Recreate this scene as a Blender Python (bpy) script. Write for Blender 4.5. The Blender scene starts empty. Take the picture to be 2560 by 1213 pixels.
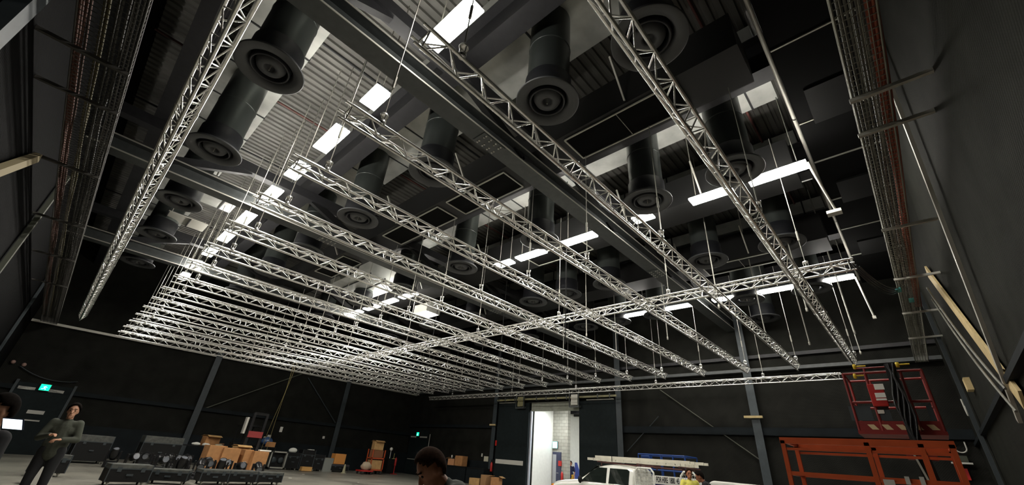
import bpy, bmesh, math, random
from mathutils import Vector, Matrix
random.seed(7)
S = bpy.context.scene
COL = S.collection
PI = math.pi

# ---------------------------------------------------------------- camera, world, exposure
CZ = 1.45
RW = Matrix(((0.672256, -0.396046, -0.625475), (-0.736463, -0.271645, -0.619541), (0.075459, 0.877130, -0.474288)))   # camera axes -> world
FPX = 1015.242
cam_d = bpy.data.cameras.new('camera'); cam = bpy.data.objects.new('camera', cam_d); COL.objects.link(cam)
cam_d.sensor_width = 36.0; cam_d.lens = 36.0 * FPX / 2560.0; cam_d.clip_start = 0.05; cam_d.clip_end = 200
cam.matrix_world = Matrix.Translation((0, 0, CZ)) @ RW.to_4x4()
S.camera = cam
wd = bpy.data.worlds.new('world'); S.world = wd; wd.use_nodes = True
wd.node_tree.nodes['Background'].inputs[0].default_value = (0.8, 0.9, 1.0, 1)
wd.node_tree.nodes['Background'].inputs[1].default_value = 0.004
S.view_settings.view_transform = 'Standard'; S.view_settings.look = 'None'
S.view_settings.gamma = 1.0; S.view_settings.use_curve_mapping = False
S.view_settings.exposure = 0.0
LIGHT_POWER = 92.0       # emission of the high-bay lamps
XW, YW, YR, XL = 22.0, 32.0, -1.25, -1.95      # far wall, left wall, right wall, wall behind the camera's left
ZDECK = 11.45

def ray(px, py): return RW @ Vector(((px - 1280) / FPX, -(py - 606.5) / FPX, -1.0))
def at(px, py, ax, val):                      # a photo point met with the plane axis = val
    d = ray(px, py); o = Vector((0, 0, CZ)); return o + d * ((val - o[ax]) / d[ax])
def deep(px, py, depth): return Vector((0, 0, CZ)) + ray(px, py) * depth

# ---------------------------------------------------------------- materials
MATS = {}
def mat(name, col, rough=0.6, metal=0.0, emit=0.0, noise=0.0, nscale=6.0, bump=0.0, spec=0.5, coat=0.0, trans=0.0, kind=None):
    if name in MATS: return MATS[name]
    m = bpy.data.materials.new(name); m.use_nodes = True
    nt = m.node_tree; b = nt.nodes['Principled BSDF']
    b.inputs['Base Color'].default_value = (*col, 1); b.inputs['Roughness'].default_value = rough
    b.inputs['Metallic'].default_value = metal; b.inputs['Specular IOR Level'].default_value = spec
    b.inputs['Coat Weight'].default_value = coat; b.inputs['Transmission Weight'].default_value = trans
    if emit:
        b.inputs['Emission Color'].default_value = (*col, 1); b.inputs['Emission Strength'].default_value = emit
    if noise or bump:
        tc = nt.nodes.new('ShaderNodeTexCoord'); mp = nt.nodes.new('ShaderNodeMapping'); nz = nt.nodes.new('ShaderNodeTexNoise')
        if kind == 'streakx': mp.inputs['Scale'].default_value = (0.12, 1, 1)
        if kind == 'streakz': mp.inputs['Scale'].default_value = (1, 1, 0.15)
        nz.inputs['Scale'].default_value = nscale; nz.inputs['Detail'].default_value = 5
        nt.links.new(tc.outputs['Object'], mp.inputs[0]); nt.links.new(mp.outputs[0], nz.inputs['Vector'])
        if noise:
            mx = nt.nodes.new('ShaderNodeMixRGB'); mx.blend_type = 'MIX'
            mx.inputs[1].default_value = (*[c * (1 - noise) for c in col], 1); mx.inputs[2].default_value = (*[min(1, c * (1 + noise)) for c in col], 1)
            cr = nt.nodes.new('ShaderNodeMapRange'); cr.inputs[1].default_value = 0.3; cr.inputs[2].default_value = 0.7
            nt.links.new(nz.outputs['Fac'], cr.inputs[0]); nt.links.new(cr.outputs[0], mx.inputs[0]); nt.links.new(mx.outputs[0], b.inputs['Base Color'])
        if bump:
            bp = nt.nodes.new('ShaderNodeBump'); bp.inputs['Strength'].default_value = bump
            nt.links.new(nz.outputs['Fac'], bp.inputs['Height']); nt.links.new(bp.outputs[0], b.inputs['Normal'])
    MATS[name] = m; return m

ALU = mat('bare_aluminium', (0.86, 0.85, 0.81), 0.27, 0.82, noise=0.1, nscale=3)
STEELW = mat('galvanised_wire', (0.40, 0.39, 0.34), 0.5, 0.4)
GALV = mat('galvanised_sheet', (0.46, 0.47, 0.44), 0.38, 0.4, noise=0.25, nscale=1.3)
DECK = mat('deck_sheet', (0.13, 0.127, 0.115), 0.5, 0.35, noise=0.3, nscale=1.2, kind='streakx')
DUCT = mat('dark_duct_sheet', (0.06, 0.068, 0.064), 0.30, 0.45, noise=0.25, nscale=1.5, kind='streakz')
RUBBER = mat('black_rubber', (0.012, 0.013, 0.016), 0.45)
DIFF = mat('diffuser_grey', (0.05, 0.052, 0.055), 0.5)
BLK = mat('black_paint', (0.010, 0.010, 0.010), 0.65, spec=0.2)
SOFF = mat('black_soffit_lining', (0.006, 0.006, 0.006), 0.9, spec=0.05)
BLKG = mat('black_gloss', (0.012, 0.012, 0.013), 0.28)
BEAM = mat('dark_steel_paint', (0.022, 0.022, 0.024), 0.5, noise=0.15, spec=0.3)
GIRD = mat('grey_steel_paint', (0.058, 0.064, 0.064), 0.5, noise=0.15)
COLM = mat('column_blue_grey', (0.032, 0.042, 0.047), 0.55, noise=0.12)
REDO = mat('red_oxide', (0.10, 0.035, 0.03), 0.6, noise=0.3)
EDGE = mat('bare_metal_edge', (0.42, 0.41, 0.36), 0.5, 0.3)

def wall_mat(name, col, rough=0.9):
    m = mat(name, col, rough, noise=0.25, nscale=1.5, spec=0.08)
    nt = m.node_tree; b = nt.nodes['Principled BSDF']
    tc = nt.nodes.new('ShaderNodeTexCoord'); w1 = nt.nodes.new('ShaderNodeTexWave'); w1.inputs['Scale'].default_value = 18; w1.bands_direction = 'Z'
    w1.inputs['Distortion'].default_value = 2.0
    w2 = nt.nodes.new('ShaderNodeTexWave'); w2.inputs['Scale'].default_value = 9; w2.bands_direction = 'DIAGONAL'
    ad = nt.nodes.new('ShaderNodeMath'); bp = nt.nodes.new('ShaderNodeBump'); bp.inputs['Strength'].default_value = 0.25; bp.inputs['Distance'].default_value = 0.02
    nt.links.new(tc.outputs['Object'], w1.inputs[0]); nt.links.new(tc.outputs['Object'], w2.inputs[0])
    nt.links.new(w1.outputs['Fac'], ad.inputs[0]); nt.links.new(w2.outputs['Fac'], ad.inputs[1]); nt.links.new(ad.outputs[0], bp.inputs['Height'])
    nt.links.new(bp.outputs[0], b.inputs['Normal'])
    return m
WALL = wall_mat('black_wall_lining', (0.0145, 0.0145, 0.0125))
WALLN = wall_mat('black_post_wall_lining', (0.0022, 0.0022, 0.0024))  # lining colour darkened to imitate lens vignetting on this side
RETD = mat('black_return_duct', (0.013, 0.013, 0.013), 0.5, spec=0.25)
WALLR = wall_mat('black_wall_lining_woven', (0.016, 0.0165, 0.0135))
DADO = mat('dado_blue_black', (0.010, 0.013, 0.015), 0.7, noise=0.2, nscale=2, spec=0.12)
def floor_mat():
    m = mat('worn_concrete', (0.215, 0.205, 0.172), 0.35, noise=0.35, nscale=0.55, spec=0.4)
    nt = m.node_tree; b = nt.nodes['Principled BSDF']
    tc = nt.nodes.new('ShaderNodeTexCoord'); n2 = nt.nodes.new('ShaderNodeTexNoise'); n2.inputs['Scale'].default_value = 2.2; n2.inputs['Detail'].default_value = 8
    mr = nt.nodes.new('ShaderNodeMapRange'); mr.inputs[3].default_value = 0.25; mr.inputs[4].default_value = 0.55
    nt.links.new(tc.outputs['Object'], n2.inputs['Vector']); nt.links.new(n2.outputs['Fac'], mr.inputs[0]); nt.links.new(mr.outputs[0], b.inputs['Roughness'])
    return m
FLOOR = floor_mat()
LAMP = mat('lamp_lens', (1.0, 0.96, 0.88), 0.5, emit=LIGHT_POWER)
FILLC = mat('corridor_fill_lens', (0.95, 0.98, 1.0), 0.5, emit=130)  # glow of the added corridor fill lights
CARD = mat('cardboard', (0.42, 0.20, 0.075), 0.8, noise=0.15, nscale=5)
CARDL = mat('cardboard_light', (0.50, 0.30, 0.12), 0.8, noise=0.15, nscale=5)
PAPER = mat('white_paper', (0.75, 0.73, 0.66), 0.7)
WHITE = mat('white_paint', (0.80, 0.80, 0.74), 0.35, noise=0.04)
CARW = mat('white_car_paint', (0.80, 0.80, 0.74), 0.2, coat=0.6)
GLASS = mat('dark_window_glass', (0.012, 0.016, 0.014), 0.05, spec=0.8)
TYRE = mat('tyre_rubber', (0.02, 0.02, 0.02), 0.8)
ORANGE = mat('orange_red_paint', (0.50, 0.085, 0.025), 0.4, noise=0.12)
REDP = mat('red_paint', (0.42, 0.018, 0.014), 0.4, noise=0.1)
BLUEP = mat('blue_paint', (0.010, 0.045, 0.20), 0.4)
NAVY = mat('navy_panel', (0.012, 0.012, 0.085), 0.4)
YELP = mat('yellow_plastic', (0.75, 0.52, 0.03), 0.4)
CREAM = mat('cream_timber', (0.62, 0.48, 0.24), 0.7, noise=0.15)
HAZARD = mat('hazard_cream', (0.55, 0.42, 0.24), 0.6)
SKIN1 = mat('skin_light', (0.52, 0.27, 0.17), 0.5)
SKIN2 = mat('skin_brown', (0.36, 0.145, 0.075), 0.5)
HAIR = mat('dark_hair', (0.008, 0.006, 0.005), 0.9, noise=0.3, nscale=60, bump=0.6, spec=0.05)
HAIRB = mat('brown_hair', (0.03, 0.016, 0.010), 0.9, noise=0.3, nscale=60, bump=0.6, spec=0.05)
CLB = mat('black_cloth', (0.012, 0.012, 0.014), 0.9)
CLG = mat('dark_green_cloth', (0.05, 0.055, 0.04), 0.9)
CLN = mat('navy_cloth', (0.012, 0.014, 0.05), 0.9)
CLY = mat('hi_vis_yellow_cloth', (0.72, 0.66, 0.12), 0.8)
CLGR = mat('grey_cloth', (0.07, 0.075, 0.065), 0.9)
CLO = mat('yellow_trousers', (0.62, 0.36, 0.03), 0.8)
EYE = mat('dark_eye', (0.01, 0.008, 0.008), 0.2)
CABO = mat('orange_cable', (0.33, 0.085, 0.045), 0.6)
CABY = mat('yellow_cable', (0.24, 0.19, 0.05), 0.6)
CABG = mat('grey_cable', (0.16, 0.155, 0.13), 0.6)
TRAYD = mat('vignetted_tray_wire', (0.045, 0.042, 0.036), 0.6)  # post wall tray, arms and grey cables: lens vignette painted in as darker colour
CABOD = mat('vignetted_orange_cable', (0.10, 0.032, 0.018), 0.7)  # orange cable darkened to stand in for the lens vignette
CABYD = mat('vignetted_yellow_cable', (0.075, 0.062, 0.02), 0.7)  # yellow cable with the same vignette darkening in its colour
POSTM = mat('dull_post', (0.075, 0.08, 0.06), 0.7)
TRAYM = mat('tray_wire', (0.24, 0.235, 0.19), 0.45, 0.4)
GREENL = mat('exit_green_light', (0.0, 0.85, 0.42), 0.5, emit=1.6)
EXITW = mat('exit_white_light', (0.75, 1.0, 0.9), 0.5, emit=1.2)
ROPE = mat('straw_rope', (0.22, 0.18, 0.07), 0.8)
TEAL = mat('teal_tape', (0.08, 0.36, 0.34), 0.6)
def block_mat():
    m = bpy.data.materials.new('grey_block_wall'); m.use_nodes = True; nt = m.node_tree; b = nt.nodes['Principled BSDF']
    tc = nt.nodes.new('ShaderNodeTexCoord'); mp = nt.nodes.new('ShaderNodeMapping'); mp.inputs['Rotation'].default_value = (PI / 2, 0, PI / 2)
    br = nt.nodes.new('ShaderNodeTexBrick'); br.inputs['Color1'].default_value = (0.33, 0.32, 0.27, 1); br.inputs['Color2'].default_value = (0.28, 0.27, 0.23, 1)
    br.inputs['Mortar'].default_value = (0.18, 0.175, 0.15, 1); br.inputs['Scale'].default_value = 1.0
    br.inputs['Brick Width'].default_value = 0.4; br.inputs['Row Height'].default_value = 0.2; br.inputs['Mortar Size'].default_value = 0.012
    sx = nt.nodes.new('ShaderNodeSeparateXYZ'); cx = nt.nodes.new('ShaderNodeCombineXYZ')
    nt.links.new(tc.outputs['Object'], sx.inputs[0]); nt.links.new(sx.outputs['Y'], cx.inputs['X']); nt.links.new(sx.outputs['Z'], cx.inputs['Y'])
    nt.links.new(cx.outputs[0], br.inputs['Vector']); nt.links.new(br.outputs['Color'], b.inputs['Base Color']); b.inputs['Roughness'].default_value = 0.9
    return m
BLOCK = block_mat()

# ---------------------------------------------------------------- mesh helpers
class MB:
    def __init__(s): s.v = []; s.f = []; s.sm = []
    def add(s, vs, fs, smooth=False):
        o = len(s.v); s.v += [tuple(v) for v in vs]; s.f += [tuple(i + o for i in f) for f in fs]; s.sm += [smooth] * len(fs); return s
    def box(s, c, size, rot=None):
        hx, hy, hz = size[0] / 2, size[1] / 2, size[2] / 2
        vs = [Vector((x, y, z)) for x in (-hx, hx) for y in (-hy, hy) for z in (-hz, hz)]
        if rot is not None: vs = [rot @ v for v in vs]
        c = Vector(c); vs = [v + c for v in vs]
        return s.add(vs, [(0, 1, 3, 2), (4, 6, 7, 5), (0, 4, 5, 1), (2, 3, 7, 6), (0, 2, 6, 4), (1, 5, 7, 3)])
    def mm(s, a, b): return s.box([(a[i] + b[i]) / 2 for i in range(3)], [abs(b[i] - a[i]) for i in range(3)])
    def tube(s, p, q, r, n=8, r2=None, caps=True):
        p, q = Vector(p), Vector(q); d = (q - p)
        if d.length < 1e-6: return s
        d.normalize(); u = d.orthogonal().normalized(); w = d.cross(u); r2 = r if r2 is None else r2
        vs = []
        for k in range(n):
            a = 2 * PI * k / n; e = u * math.cos(a) + w * math.sin(a); vs += [p + e * r, q + e * r2]
        fs = [(2 * k, 2 * ((k + 1) % n), 2 * ((k + 1) % n) + 1, 2 * k + 1) for k in range(n)]
        s.add(vs, fs, True)
        if caps:
            s.add([vs[2 * k] for k in range(n)], [tuple(reversed(range(n)))]); s.add([vs[2 * k + 1] for k in range(n)], [tuple(range(n))])
        return s
    def path(s, pts, r, n=6):
        for a, b in zip(pts[:-1], pts[1:]): s.tube(a, b, r, n)
        return s
    def bar(s, p, q, w, h, up=(0, 0, 1)):
        p, q = Vector(p), Vector(q); d = (q - p).normalized(); side = d.cross(Vector(up)).normalized(); u = side.cross(d)
        vs = [o + side * a * w / 2 + u * b * h / 2 for o in (p, q) for a in (-1, 1) for b in (-1, 1)]
        return s.add(vs, [(0, 1, 3, 2), (4, 6, 7, 5), (0, 4, 5, 1), (2, 3, 7, 6), (0, 2, 6, 4), (1, 5, 7, 3)])
    def lathe(s, c, prof, n=32, axis=2):
        c = Vector(c); vs = []
        for r, z in prof:
            for k in range(n):
                a = 2 * PI * k / n; e = [r * math.cos(a), r * math.sin(a), z]
                if axis == 0: e = [e[2], e[0], e[1]]
                if axis == 1: e = [e[1], e[2], e[0]]
                vs.append(c + Vector(e))
        fs = [(i * n + k, i * n + (k + 1) % n, (i + 1) * n + (k + 1) % n, (i + 1) * n + k) for i in range(len(prof) - 1) for k in range(n)]
        return s.add(vs, fs, True)
    def prism(s, pts, axis, a, b):            # polygon in the two other axes, extruded along axis a..b
        def put(p, t):
            o = list(p); o.insert(axis, t); return o
        n = len(pts); vs = [put(p, a) for p in pts] + [put(p, b) for p in pts]
        return s.add(vs, [tuple(range(n)), tuple(reversed(range(n, 2 * n)))] + [(k, (k + 1) % n, n + (k + 1) % n, n + k) for k in range(n)])
    def sphere(s, c, r, n=12, m=8, sc=(1, 1, 1), rot=None):
        c = Vector(c); vs = []; fs = []
        for i in range(m + 1):
            t = PI * i / m
            for k in range(n):
                a = 2 * PI * k / n; v = Vector((r * sc[0] * math.sin(t) * math.cos(a), r * sc[1] * math.sin(t) * math.sin(a), r * sc[2] * math.cos(t)))
                if rot is not None: v = rot @ v
                vs.append(c + v)
        for i in range(m):
            for k in range(n): fs.append((i * n + k, (i + 1) * n + k, (i + 1) * n + (k + 1) % n, i * n + (k + 1) % n))
        return s.add(vs, fs, True)
    def build(s, name, material, parent=None, fix=True, weld=False):
        me = bpy.data.meshes.new(name)
        off = Vector((0, 0, 0))
        if parent is not None:
            pr = parent
            while pr is not None: off += pr.location; pr = pr.parent
        me.from_pydata([tuple(Vector(v) - off) for v in s.v], [], s.f)
        if fix or weld:
            bm = bmesh.new(); bm.from_mesh(me)
            if weld: bmesh.ops.remove_doubles(bm, verts=bm.verts, dist=1e-4)
            if fix: bmesh.ops.recalc_face_normals(bm, faces=bm.faces)
            if not weld:
                for i, fc in enumerate(bm.faces): fc.smooth = s.sm[i]
            bm.to_mesh(me); bm.free()
        else: me.polygons.foreach_set('use_smooth', s.sm)
        me.materials.append(material)
        o = bpy.data.objects.new(name, me); COL.objects.link(o)
        if parent is not None: o.parent = parent
        return o

def thing(name, loc, label, cat, group=None, rz=0.0):
    o = bpy.data.objects.new(name, None); COL.objects.link(o); o.location = loc; o.rotation_euler = (0, 0, rz); o.empty_display_size = 0.2
    o['label'] = label; o['category'] = cat
    if group: o['group'] = group
    return o
def tag(o, label, cat, group=None):
    o['label'] = label; o['category'] = cat
    if group: o['group'] = group
    return o
def struct(o): o['kind'] = 'structure'; return o
def stuff(o): o['kind'] = 'stuff'; return o
def dup(root, loc, label, rz=None):
    r = root.copy(); COL.objects.link(r); r.location = loc; r['label'] = label
    if rz is not None: r.rotation_euler = (0, 0, rz)
    for ch in list(root.children):
        c = ch.copy(); COL.objects.link(c); c.parent = r
        for g in list(ch.children):
            d = g.copy(); COL.objects.link(d); d.parent = c
    return r
ORD = ['first', 'second', 'third', 'fourth', 'fifth', 'sixth', 'seventh', 'eighth', 'ninth', 'tenth', 'eleventh', 'twelfth', 'thirteenth', 'fourteenth', 'fifteenth', 'sixteenth', 'seventeenth', 'eighteenth', 'nineteenth', 'twentieth']
def bevel(o, w=0.01, seg=2):
    m = o.modifiers.new('bevel', 'BEVEL'); m.width = w; m.segments = seg; m.limit_method = 'ANGLE'; return o

# ================================================================ THE SETTING
def slab(name, a, b, m): return struct(MB().mm(a, b).build(name, m))
slab('floor', (XL - 0.3, YR - 0.3, -0.2), (36, YW + 0.3, 0), FLOOR)
slab('wall_left', (XL - 0.2, YW, 0), (XW + 0.2, YW + 0.2, ZDECK + 0.3), WALL)
slab('wall_right', (XL - 0.2, YR - 0.2, 0), (XW + 0.2, YR, ZDECK + 0.3), WALLR)
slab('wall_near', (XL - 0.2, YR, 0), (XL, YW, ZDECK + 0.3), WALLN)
# far wall with the scene-dock opening (Y 14.75 .. 18.55, up to 4.5)
DY0, DY1, DZ = 14.72, 18.55, 4.52
wf = MB().mm((XW, YR, 0), (XW + 0.2, DY0, ZDECK + 0.3)).mm((XW, DY1, 0), (XW + 0.2, YW, ZDECK + 0.3)).mm((XW, DY0, DZ), (XW + 0.2, DY1, ZDECK + 0.3))
struct(wf.build('wall_far', WALL))
# corrugated roof deck: one trapezoid sheet with the ribs along X
vs = []; y = YR - 0.2; prof = []
while y < YW + 0.2:
    prof += [(y, 0), (y + 0.12, 0), (y + 0.15, 0.055), (y + 0.22, 0.055)]; y += 0.25
mb = MB(); n = len(prof)
for x in (XL - 0.2, XW + 0.2): vs += [(x, p[0], ZDECK + p[1]) for p in prof]
mb.add(vs, [(i, i + 1, n + i + 1, n + i) for i in range(n - 1)])
mb.mm((XL - 0.2, YR - 0.2, ZDECK + 0.08), (XW + 0.2, YW + 0.2, ZDECK + 0.25))
struct(mb.build('ceiling', DECK, fix=False))
# dado panels round the foot of the walls, ledges and girts
k = 0
def trim(a, b, m=None):
    global k
    k += 1; return slab('trim_%d' % k, a, b, m or BEAM)
slab('baseboard_left', (XL, YW - 0.05, 0), (XW, YW, 1.45), DADO)
slab('baseboard_far', (XW - 0.05, DY1 + 2.9, 0), (XW, YW - 0.05, 1.35), DADO)
slab('baseboard_far_right', (XW - 0.05, YR, 0), (XW, 12.1, 1.35), DADO)
trim((XW - 0.30, YR, 5.98), (XW, YW, 6.12), GIRD)
trim((XW - 0.16, YR, 6.6), (XW, YW, 6.75), BEAM)
trim((XW - 0.16, YR, 3.30), (XW, 12.1, 3.62), DADO)
trim((XW - 0.16, 19, 3.42), (XW, YW, 3.62), DADO)
trim((XL, YW - 0.14, 2.75), (XW, YW, 2.95), DADO)
trim((XL, YW - 0.22, 5.9), (XW, YW, 6.02), EDGE)
trim((XL, YR, 3.1), (XW, YR + 0.1, 3.2), DADO)

# black acoustic soffit along the right wall
soff = MB().mm((XL, YR, 9.44), (XW, 0.20, 9.54)).build('acoustic_soffit', SOFF); struct(soff); soff.name = 'trim_soffit'
con = MB()
for x0 in (XL, 3.9, 9.8, 15.7): con.tube((x0, 0.25, 9.44), (min(x0 + 5.85, XW), 0.25, 9.44), 0.045, 8)
tag(con.build('pipe', EDGE), 'long grey steel pipe edging the black soffit', 'pipe')
for i, x in enumerate((2.6, 5.2, 7.4, 10.05, 11.9, 14.2, 16.4, 18.8)):
    o = MB().bar((x, YR, 9.425), (x, 0.2, 9.425), 0.035, 0.03).build('soffit_batten', EDGE)
    tag(o, '%s thin grey batten crossing the black soffit, counted from the camera' % ORD[i], 'batten', 'thin battens under the soffit')
for i, x in enumerate((4.6, 8.9, 13.2, 17.6)):
    o = MB().mm((x, -0.95, 9.38), (x + 1.3, -0.1, 9.441)).build('square_hatch', BLK)
    tag(o, '%s dark square hatch under the black soffit, counted from the camera' % ORD[i], 'panel', 'panels under the soffit')

# ---------------------------------------------------------------- steel columns and wall bracing
def column(p, along, label, w=0.34):
    t = thing('steel_column', p, label, 'column')
    x, y, _ = p; m = MB()
    if along == 'x':   # on the left wall, flange facing -Y
        m.mm((x - w / 2, y - 0.02, 0), (x + w / 2, y, 6.6)); w2 = MB().mm((x - 0.012, y, 0), (x + 0.012, y + 0.24, 6.6))
    else:
        m.mm((x - 0.02, y - w / 2, 0), (x, y + w / 2, 9.6)); w2 = MB().mm((x, y - 0.012, 0), (x + 0.24, y + 0.012, 9.6))
    m.build('flange', COLM, t); w2.build('web', COLM, t)
    b = MB()
    for z in (0.02,): b.box((x, y + (0.05 if along == 'x' else 0), z), (0.4, 0.4, 0.03))
    b.build('base_plate', BEAM, t); return t
for i, (x, l) in enumerate([(6.55, 'grey steel column on the forklift wall behind the open cardboard box'), (15.5, 'grey steel column on the forklift wall behind the orange box')]):
    column((x, YW - 0.26, 0), 'x', l)
for y, l in [(21.75, 'dark steel column with a small red plate beside the dock door'), (12.1, 'dark steel column behind the bonnet of the white vehicle'), (5.35, 'blue grey steel column behind the white utility vehicle')]:
    column((XW - 0.27, y, 0), 'y', l)
def plank(p, size, label):
    return tag(bevel(MB().box(p, size).build('timber_block', CREAM)), label, 'timber')
plank((XW - 0.40, 5.40, 4.02), (0.10, 0.75, 0.10), 'cream timber block across the blue grey column behind the white vehicle')
plank((XW - 0.40, 21.75, 3.60), (0.10, 0.55, 0.10), 'small cream timber block across the column with the red plate')
def brace(p, q, r, label, m=COLM): return tag(MB().tube(p, q, r, 8).build('brace_rod', m), label, 'brace')
brace((6.75, YW - 0.10, 2.80), (12.0, YW - 0.10, 5.95), 0.035, 'thin grey rod crossing behind the straw ropes on the forklift wall', POSTM)
brace((15.3, YW - 0.12, 3.0), (12.4, YW - 0.12, 5.7), 0.035, 'dull grey rod meeting the column behind the orange box')
brace(at(1907, 1155, 0, XW - 0.10), at(1650, 975, 0, XW - 0.10), 0.024, 'thin grey rod rising from the blue grey column', POSTM)
brace((XW - 0.14, 11.8, 2.4), (XW - 0.14, 9.9, 4.1), 0.02, 'faint dark rod low on the wall above the blue lift')
# bracing on the right wall
tag(MB().bar((7.0, YR + 0.10, 7.9), (10.4, YR + 0.10, 2.6), 0.10, 0.05, (0, 1, 0)).build('brace_rod', EDGE), 'long pale diagonal bar crossing the cream plank on the woven wall', 'brace')
tag(MB().bar((14.0, YR + 0.06, 6.55), (9.6, YR + 0.06, 2.8), 0.30, 0.04, (0, 1, 0)).build('brace_plank', CREAM), 'broad cream diagonal plank on the woven wall', 'brace')
tag(MB().bar((18.2, YR + 0.10, 7.4), (18.2, YR + 0.10, 0.5), 0.14, 0.10, (0, 1, 0)).build('wall_pipe', COLM), 'dark pipe running down the woven wall behind the red basket', 'pipe')
p = at(0, 690, 0, XL + 0.08); q = at(140, 465, 0, XL + 0.08)
tag(MB().bar((XL + 0.08, (p.y + q.y) / 2, 0.2), (XL + 0.08, (p.y + q.y) / 2, 7.2), 0.16, 0.09, (1, 0, 0)).build('wall_post', POSTM), 'pale upright post on the dark wall behind the lone crosswise truss', 'post')
tag(MB().bar((XL + 0.08, 25.6, 0.2), (XL + 0.08, 25.6, 7.0), 0.16, 0.08, (1, 0, 0)).build('wall_post', COLM), 'dull upright post on the dark wall above the phone man', 'post')
tag(MB().bar(at(-60, 447, 0, XL + 0.1), at(92, 393, 0, XL + 0.1), 0.16, 0.10, (1, 0, 0)).build('wall_rail', mat('vignetted_cream', (0.22, 0.18, 0.10), 0.8)), 'cream rail on the dark wall behind the lone crosswise truss', 'rail')  # rail cream darkened in colour for the vignetted side
tag(MB().bar((XL + 0.1, 6.0, 0.3), (XL + 0.1, 6.0, 8.0), 0.32, 0.14, (1, 0, 0)).build('wall_post', COLM), 'grey upright post on the dark wall, first from the camera', 'post')

# ================================================================ THE ROOF
ROOFX = (3.62, 8.1, 12.6, 17.1, 21.3)
for i, x in enumerate((-0.85,) + ROOFX):
    t = thing('roof_beam', (x, 15, 9.55), '%s dark crosswise steel roof beam, counted from the camera' % ORD[i], 'beam', 'crosswise roof beams')
    MB().mm((x - 0.23, YR, 9.55), (x + 0.23, YW, 9.58)).build('bottom_flange', BEAM, t)
    MB().mm((x - 0.012, YR, 9.58), (x + 0.012, YW, 10.62)).build('web', BEAM, t)
    MB().mm((x - 0.23, YR, 10.62), (x + 0.23, YW, 10.65)).build('top_flange', BEAM, t)
    st = MB()
    for y in (2.7, 10.0, 18.4, 27): st.mm((x - 0.21, y, 9.58), (x + 0.21, y + 0.02, 10.62))
    st.build('stiffener', BEAM, t)
# thin purlin rods along X under the deck
for i, (y, m) in enumerate([(1.3, REDO), (3.05, REDO), (7.2, REDO), (9.3, BEAM), (12.6, REDO), (16.3, BEAM), (19.6, REDO), (25.0, BEAM)]):
    o = MB().tube((XL, y, 11.2), (XW, y, 11.2), 0.035, 8).build('sprinkler_pipe', m)
    tag(o, '%s lengthwise pipe under the roof deck from the soffit side, %s' % (ORD[i], 'rust red' if m is REDO else 'dark'), 'pipe', 'pipes under the deck')
# roof trusses (lengthwise girders)
GNAME = ['first from the woven wall', 'second from the woven wall', 'third from the woven wall']
for i, yc in enumerate((5.75, 14.2, 22.7)):
    t = thing('roof_girder', (10, yc, 8.05), 'grey lengthwise roof girder with diagonal struts, ' + GNAME[i], 'girder', 'lengthwise roof girders')
    zb = 8.05
    bc = MB().mm((XL, yc - 0.23, zb), (XW, yc + 0.23, zb + 0.03)).mm((XL, yc - 0.012, zb + 0.03), (XW, yc + 0.012, zb + 0.42)).mm((XL, yc - 0.23, zb + 0.42), (XW, yc + 0.23, zb + 0.45))
    bc.build('bottom_chord', GIRD, t)
    MB().mm((XL, yc - 0.235, zb - 0.004), (XW, yc - 0.222, zb + 0.034)).mm((XL, yc - 0.235, zb + 0.415), (XW, yc - 0.222, zb + 0.454)).build('lit_flange_edge', EDGE, t)  # pale strips paint the lit line along the flange edges
    MB().mm((XL, yc - 0.16, 9.22), (XW, yc + 0.16, 9.54)).build('top_chord', BEAM, t)
    for j, xb in enumerate((-0.4, 5.9, 10.35, 14.8, 19.3)):
        for dx in (-2.1, 2.1):
            if XL < xb + dx < XW: MB().bar((xb, yc, zb + 0.40), (xb + dx, yc, 9.3), 0.24, 0.16, (0, 1, 0)).build('strut', BLK if dx < 0 else BEAM, t)
    for xs in (4.75, 13.6):
        pl_ = MB().mm((xs - 0.35, yc - 0.20, zb - 0.022), (xs + 0.35, yc + 0.20, zb)).build('splice_plate', GIRD, t)
        bl = MB()
        for a in range(4):
            for b in (-0.15, -0.08, 0.08, 0.15): bl.lathe((xs - 0.24 + a * 0.16, yc + b, zb - 0.036), [(0.0, 0), (0.024, 0), (0.024, 0.014)], 6)
        bl.build('bolts', EDGE, pl_)
# galvanised main air ducts crosswise, and the round drops hanging from them
DX = (0.45, 4.62, 9.12, 13.6, 18.0)
ZM = 10.72
for i, x in enumerate(DX):
    w = 0.8 if i == 0 else 1.15
    t = thing('main_air_duct', (x, 15, ZM), '%s wide galvanised crosswise air duct, counted from the camera' % ORD[i], 'duct', 'galvanised main ducts')
    MB().mm((x - w, 0.45, ZM), (x + w, 30.5, ZM + 0.5)).build('duct_body', GALV, t)
    y = 1.05
    while y < 30:
        MB().mm((x - w - 0.02, y, ZM - 0.02), (x + w + 0.02, y + 0.05, ZM + 0.52)).build('joint_flange', BEAM, t); y += 1.72
DYS = [(1.66, 'first from the woven wall'), (3.9, 'second from the woven wall'), (7.75, 'third from the woven wall'), (9.85, 'fourth from the woven wall'), (11.75, 'fifth from the woven wall'), (15.8, 'sixth from the woven wall'), (19.6, 'seventh from the woven wall'), (24.0, 'eighth from the woven wall')]
ROWN = ['in the first row from the camera', 'in the second row from the camera', 'in the third row from the camera', 'in the fourth row from the camera', 'in the fifth row from the camera']
ZD = 8.05; RD = 0.455
t0 = thing('ceiling_diffuser', (0, 0, ZD), 'x', 'air diffuser', 'round air diffusers on duct drops')
MB().lathe((0, 0, 0.55 + ZD), [(RD, 0), (RD, ZM - ZD - 0.55)], 40).lathe((0, 0, ZD + 1.55), [(RD, 0), (RD + 0.012, 0.01), (RD + 0.012, 0.03), (RD, 0.04)], 40).build('duct_drop', DUCT, t0, fix=False)
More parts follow.
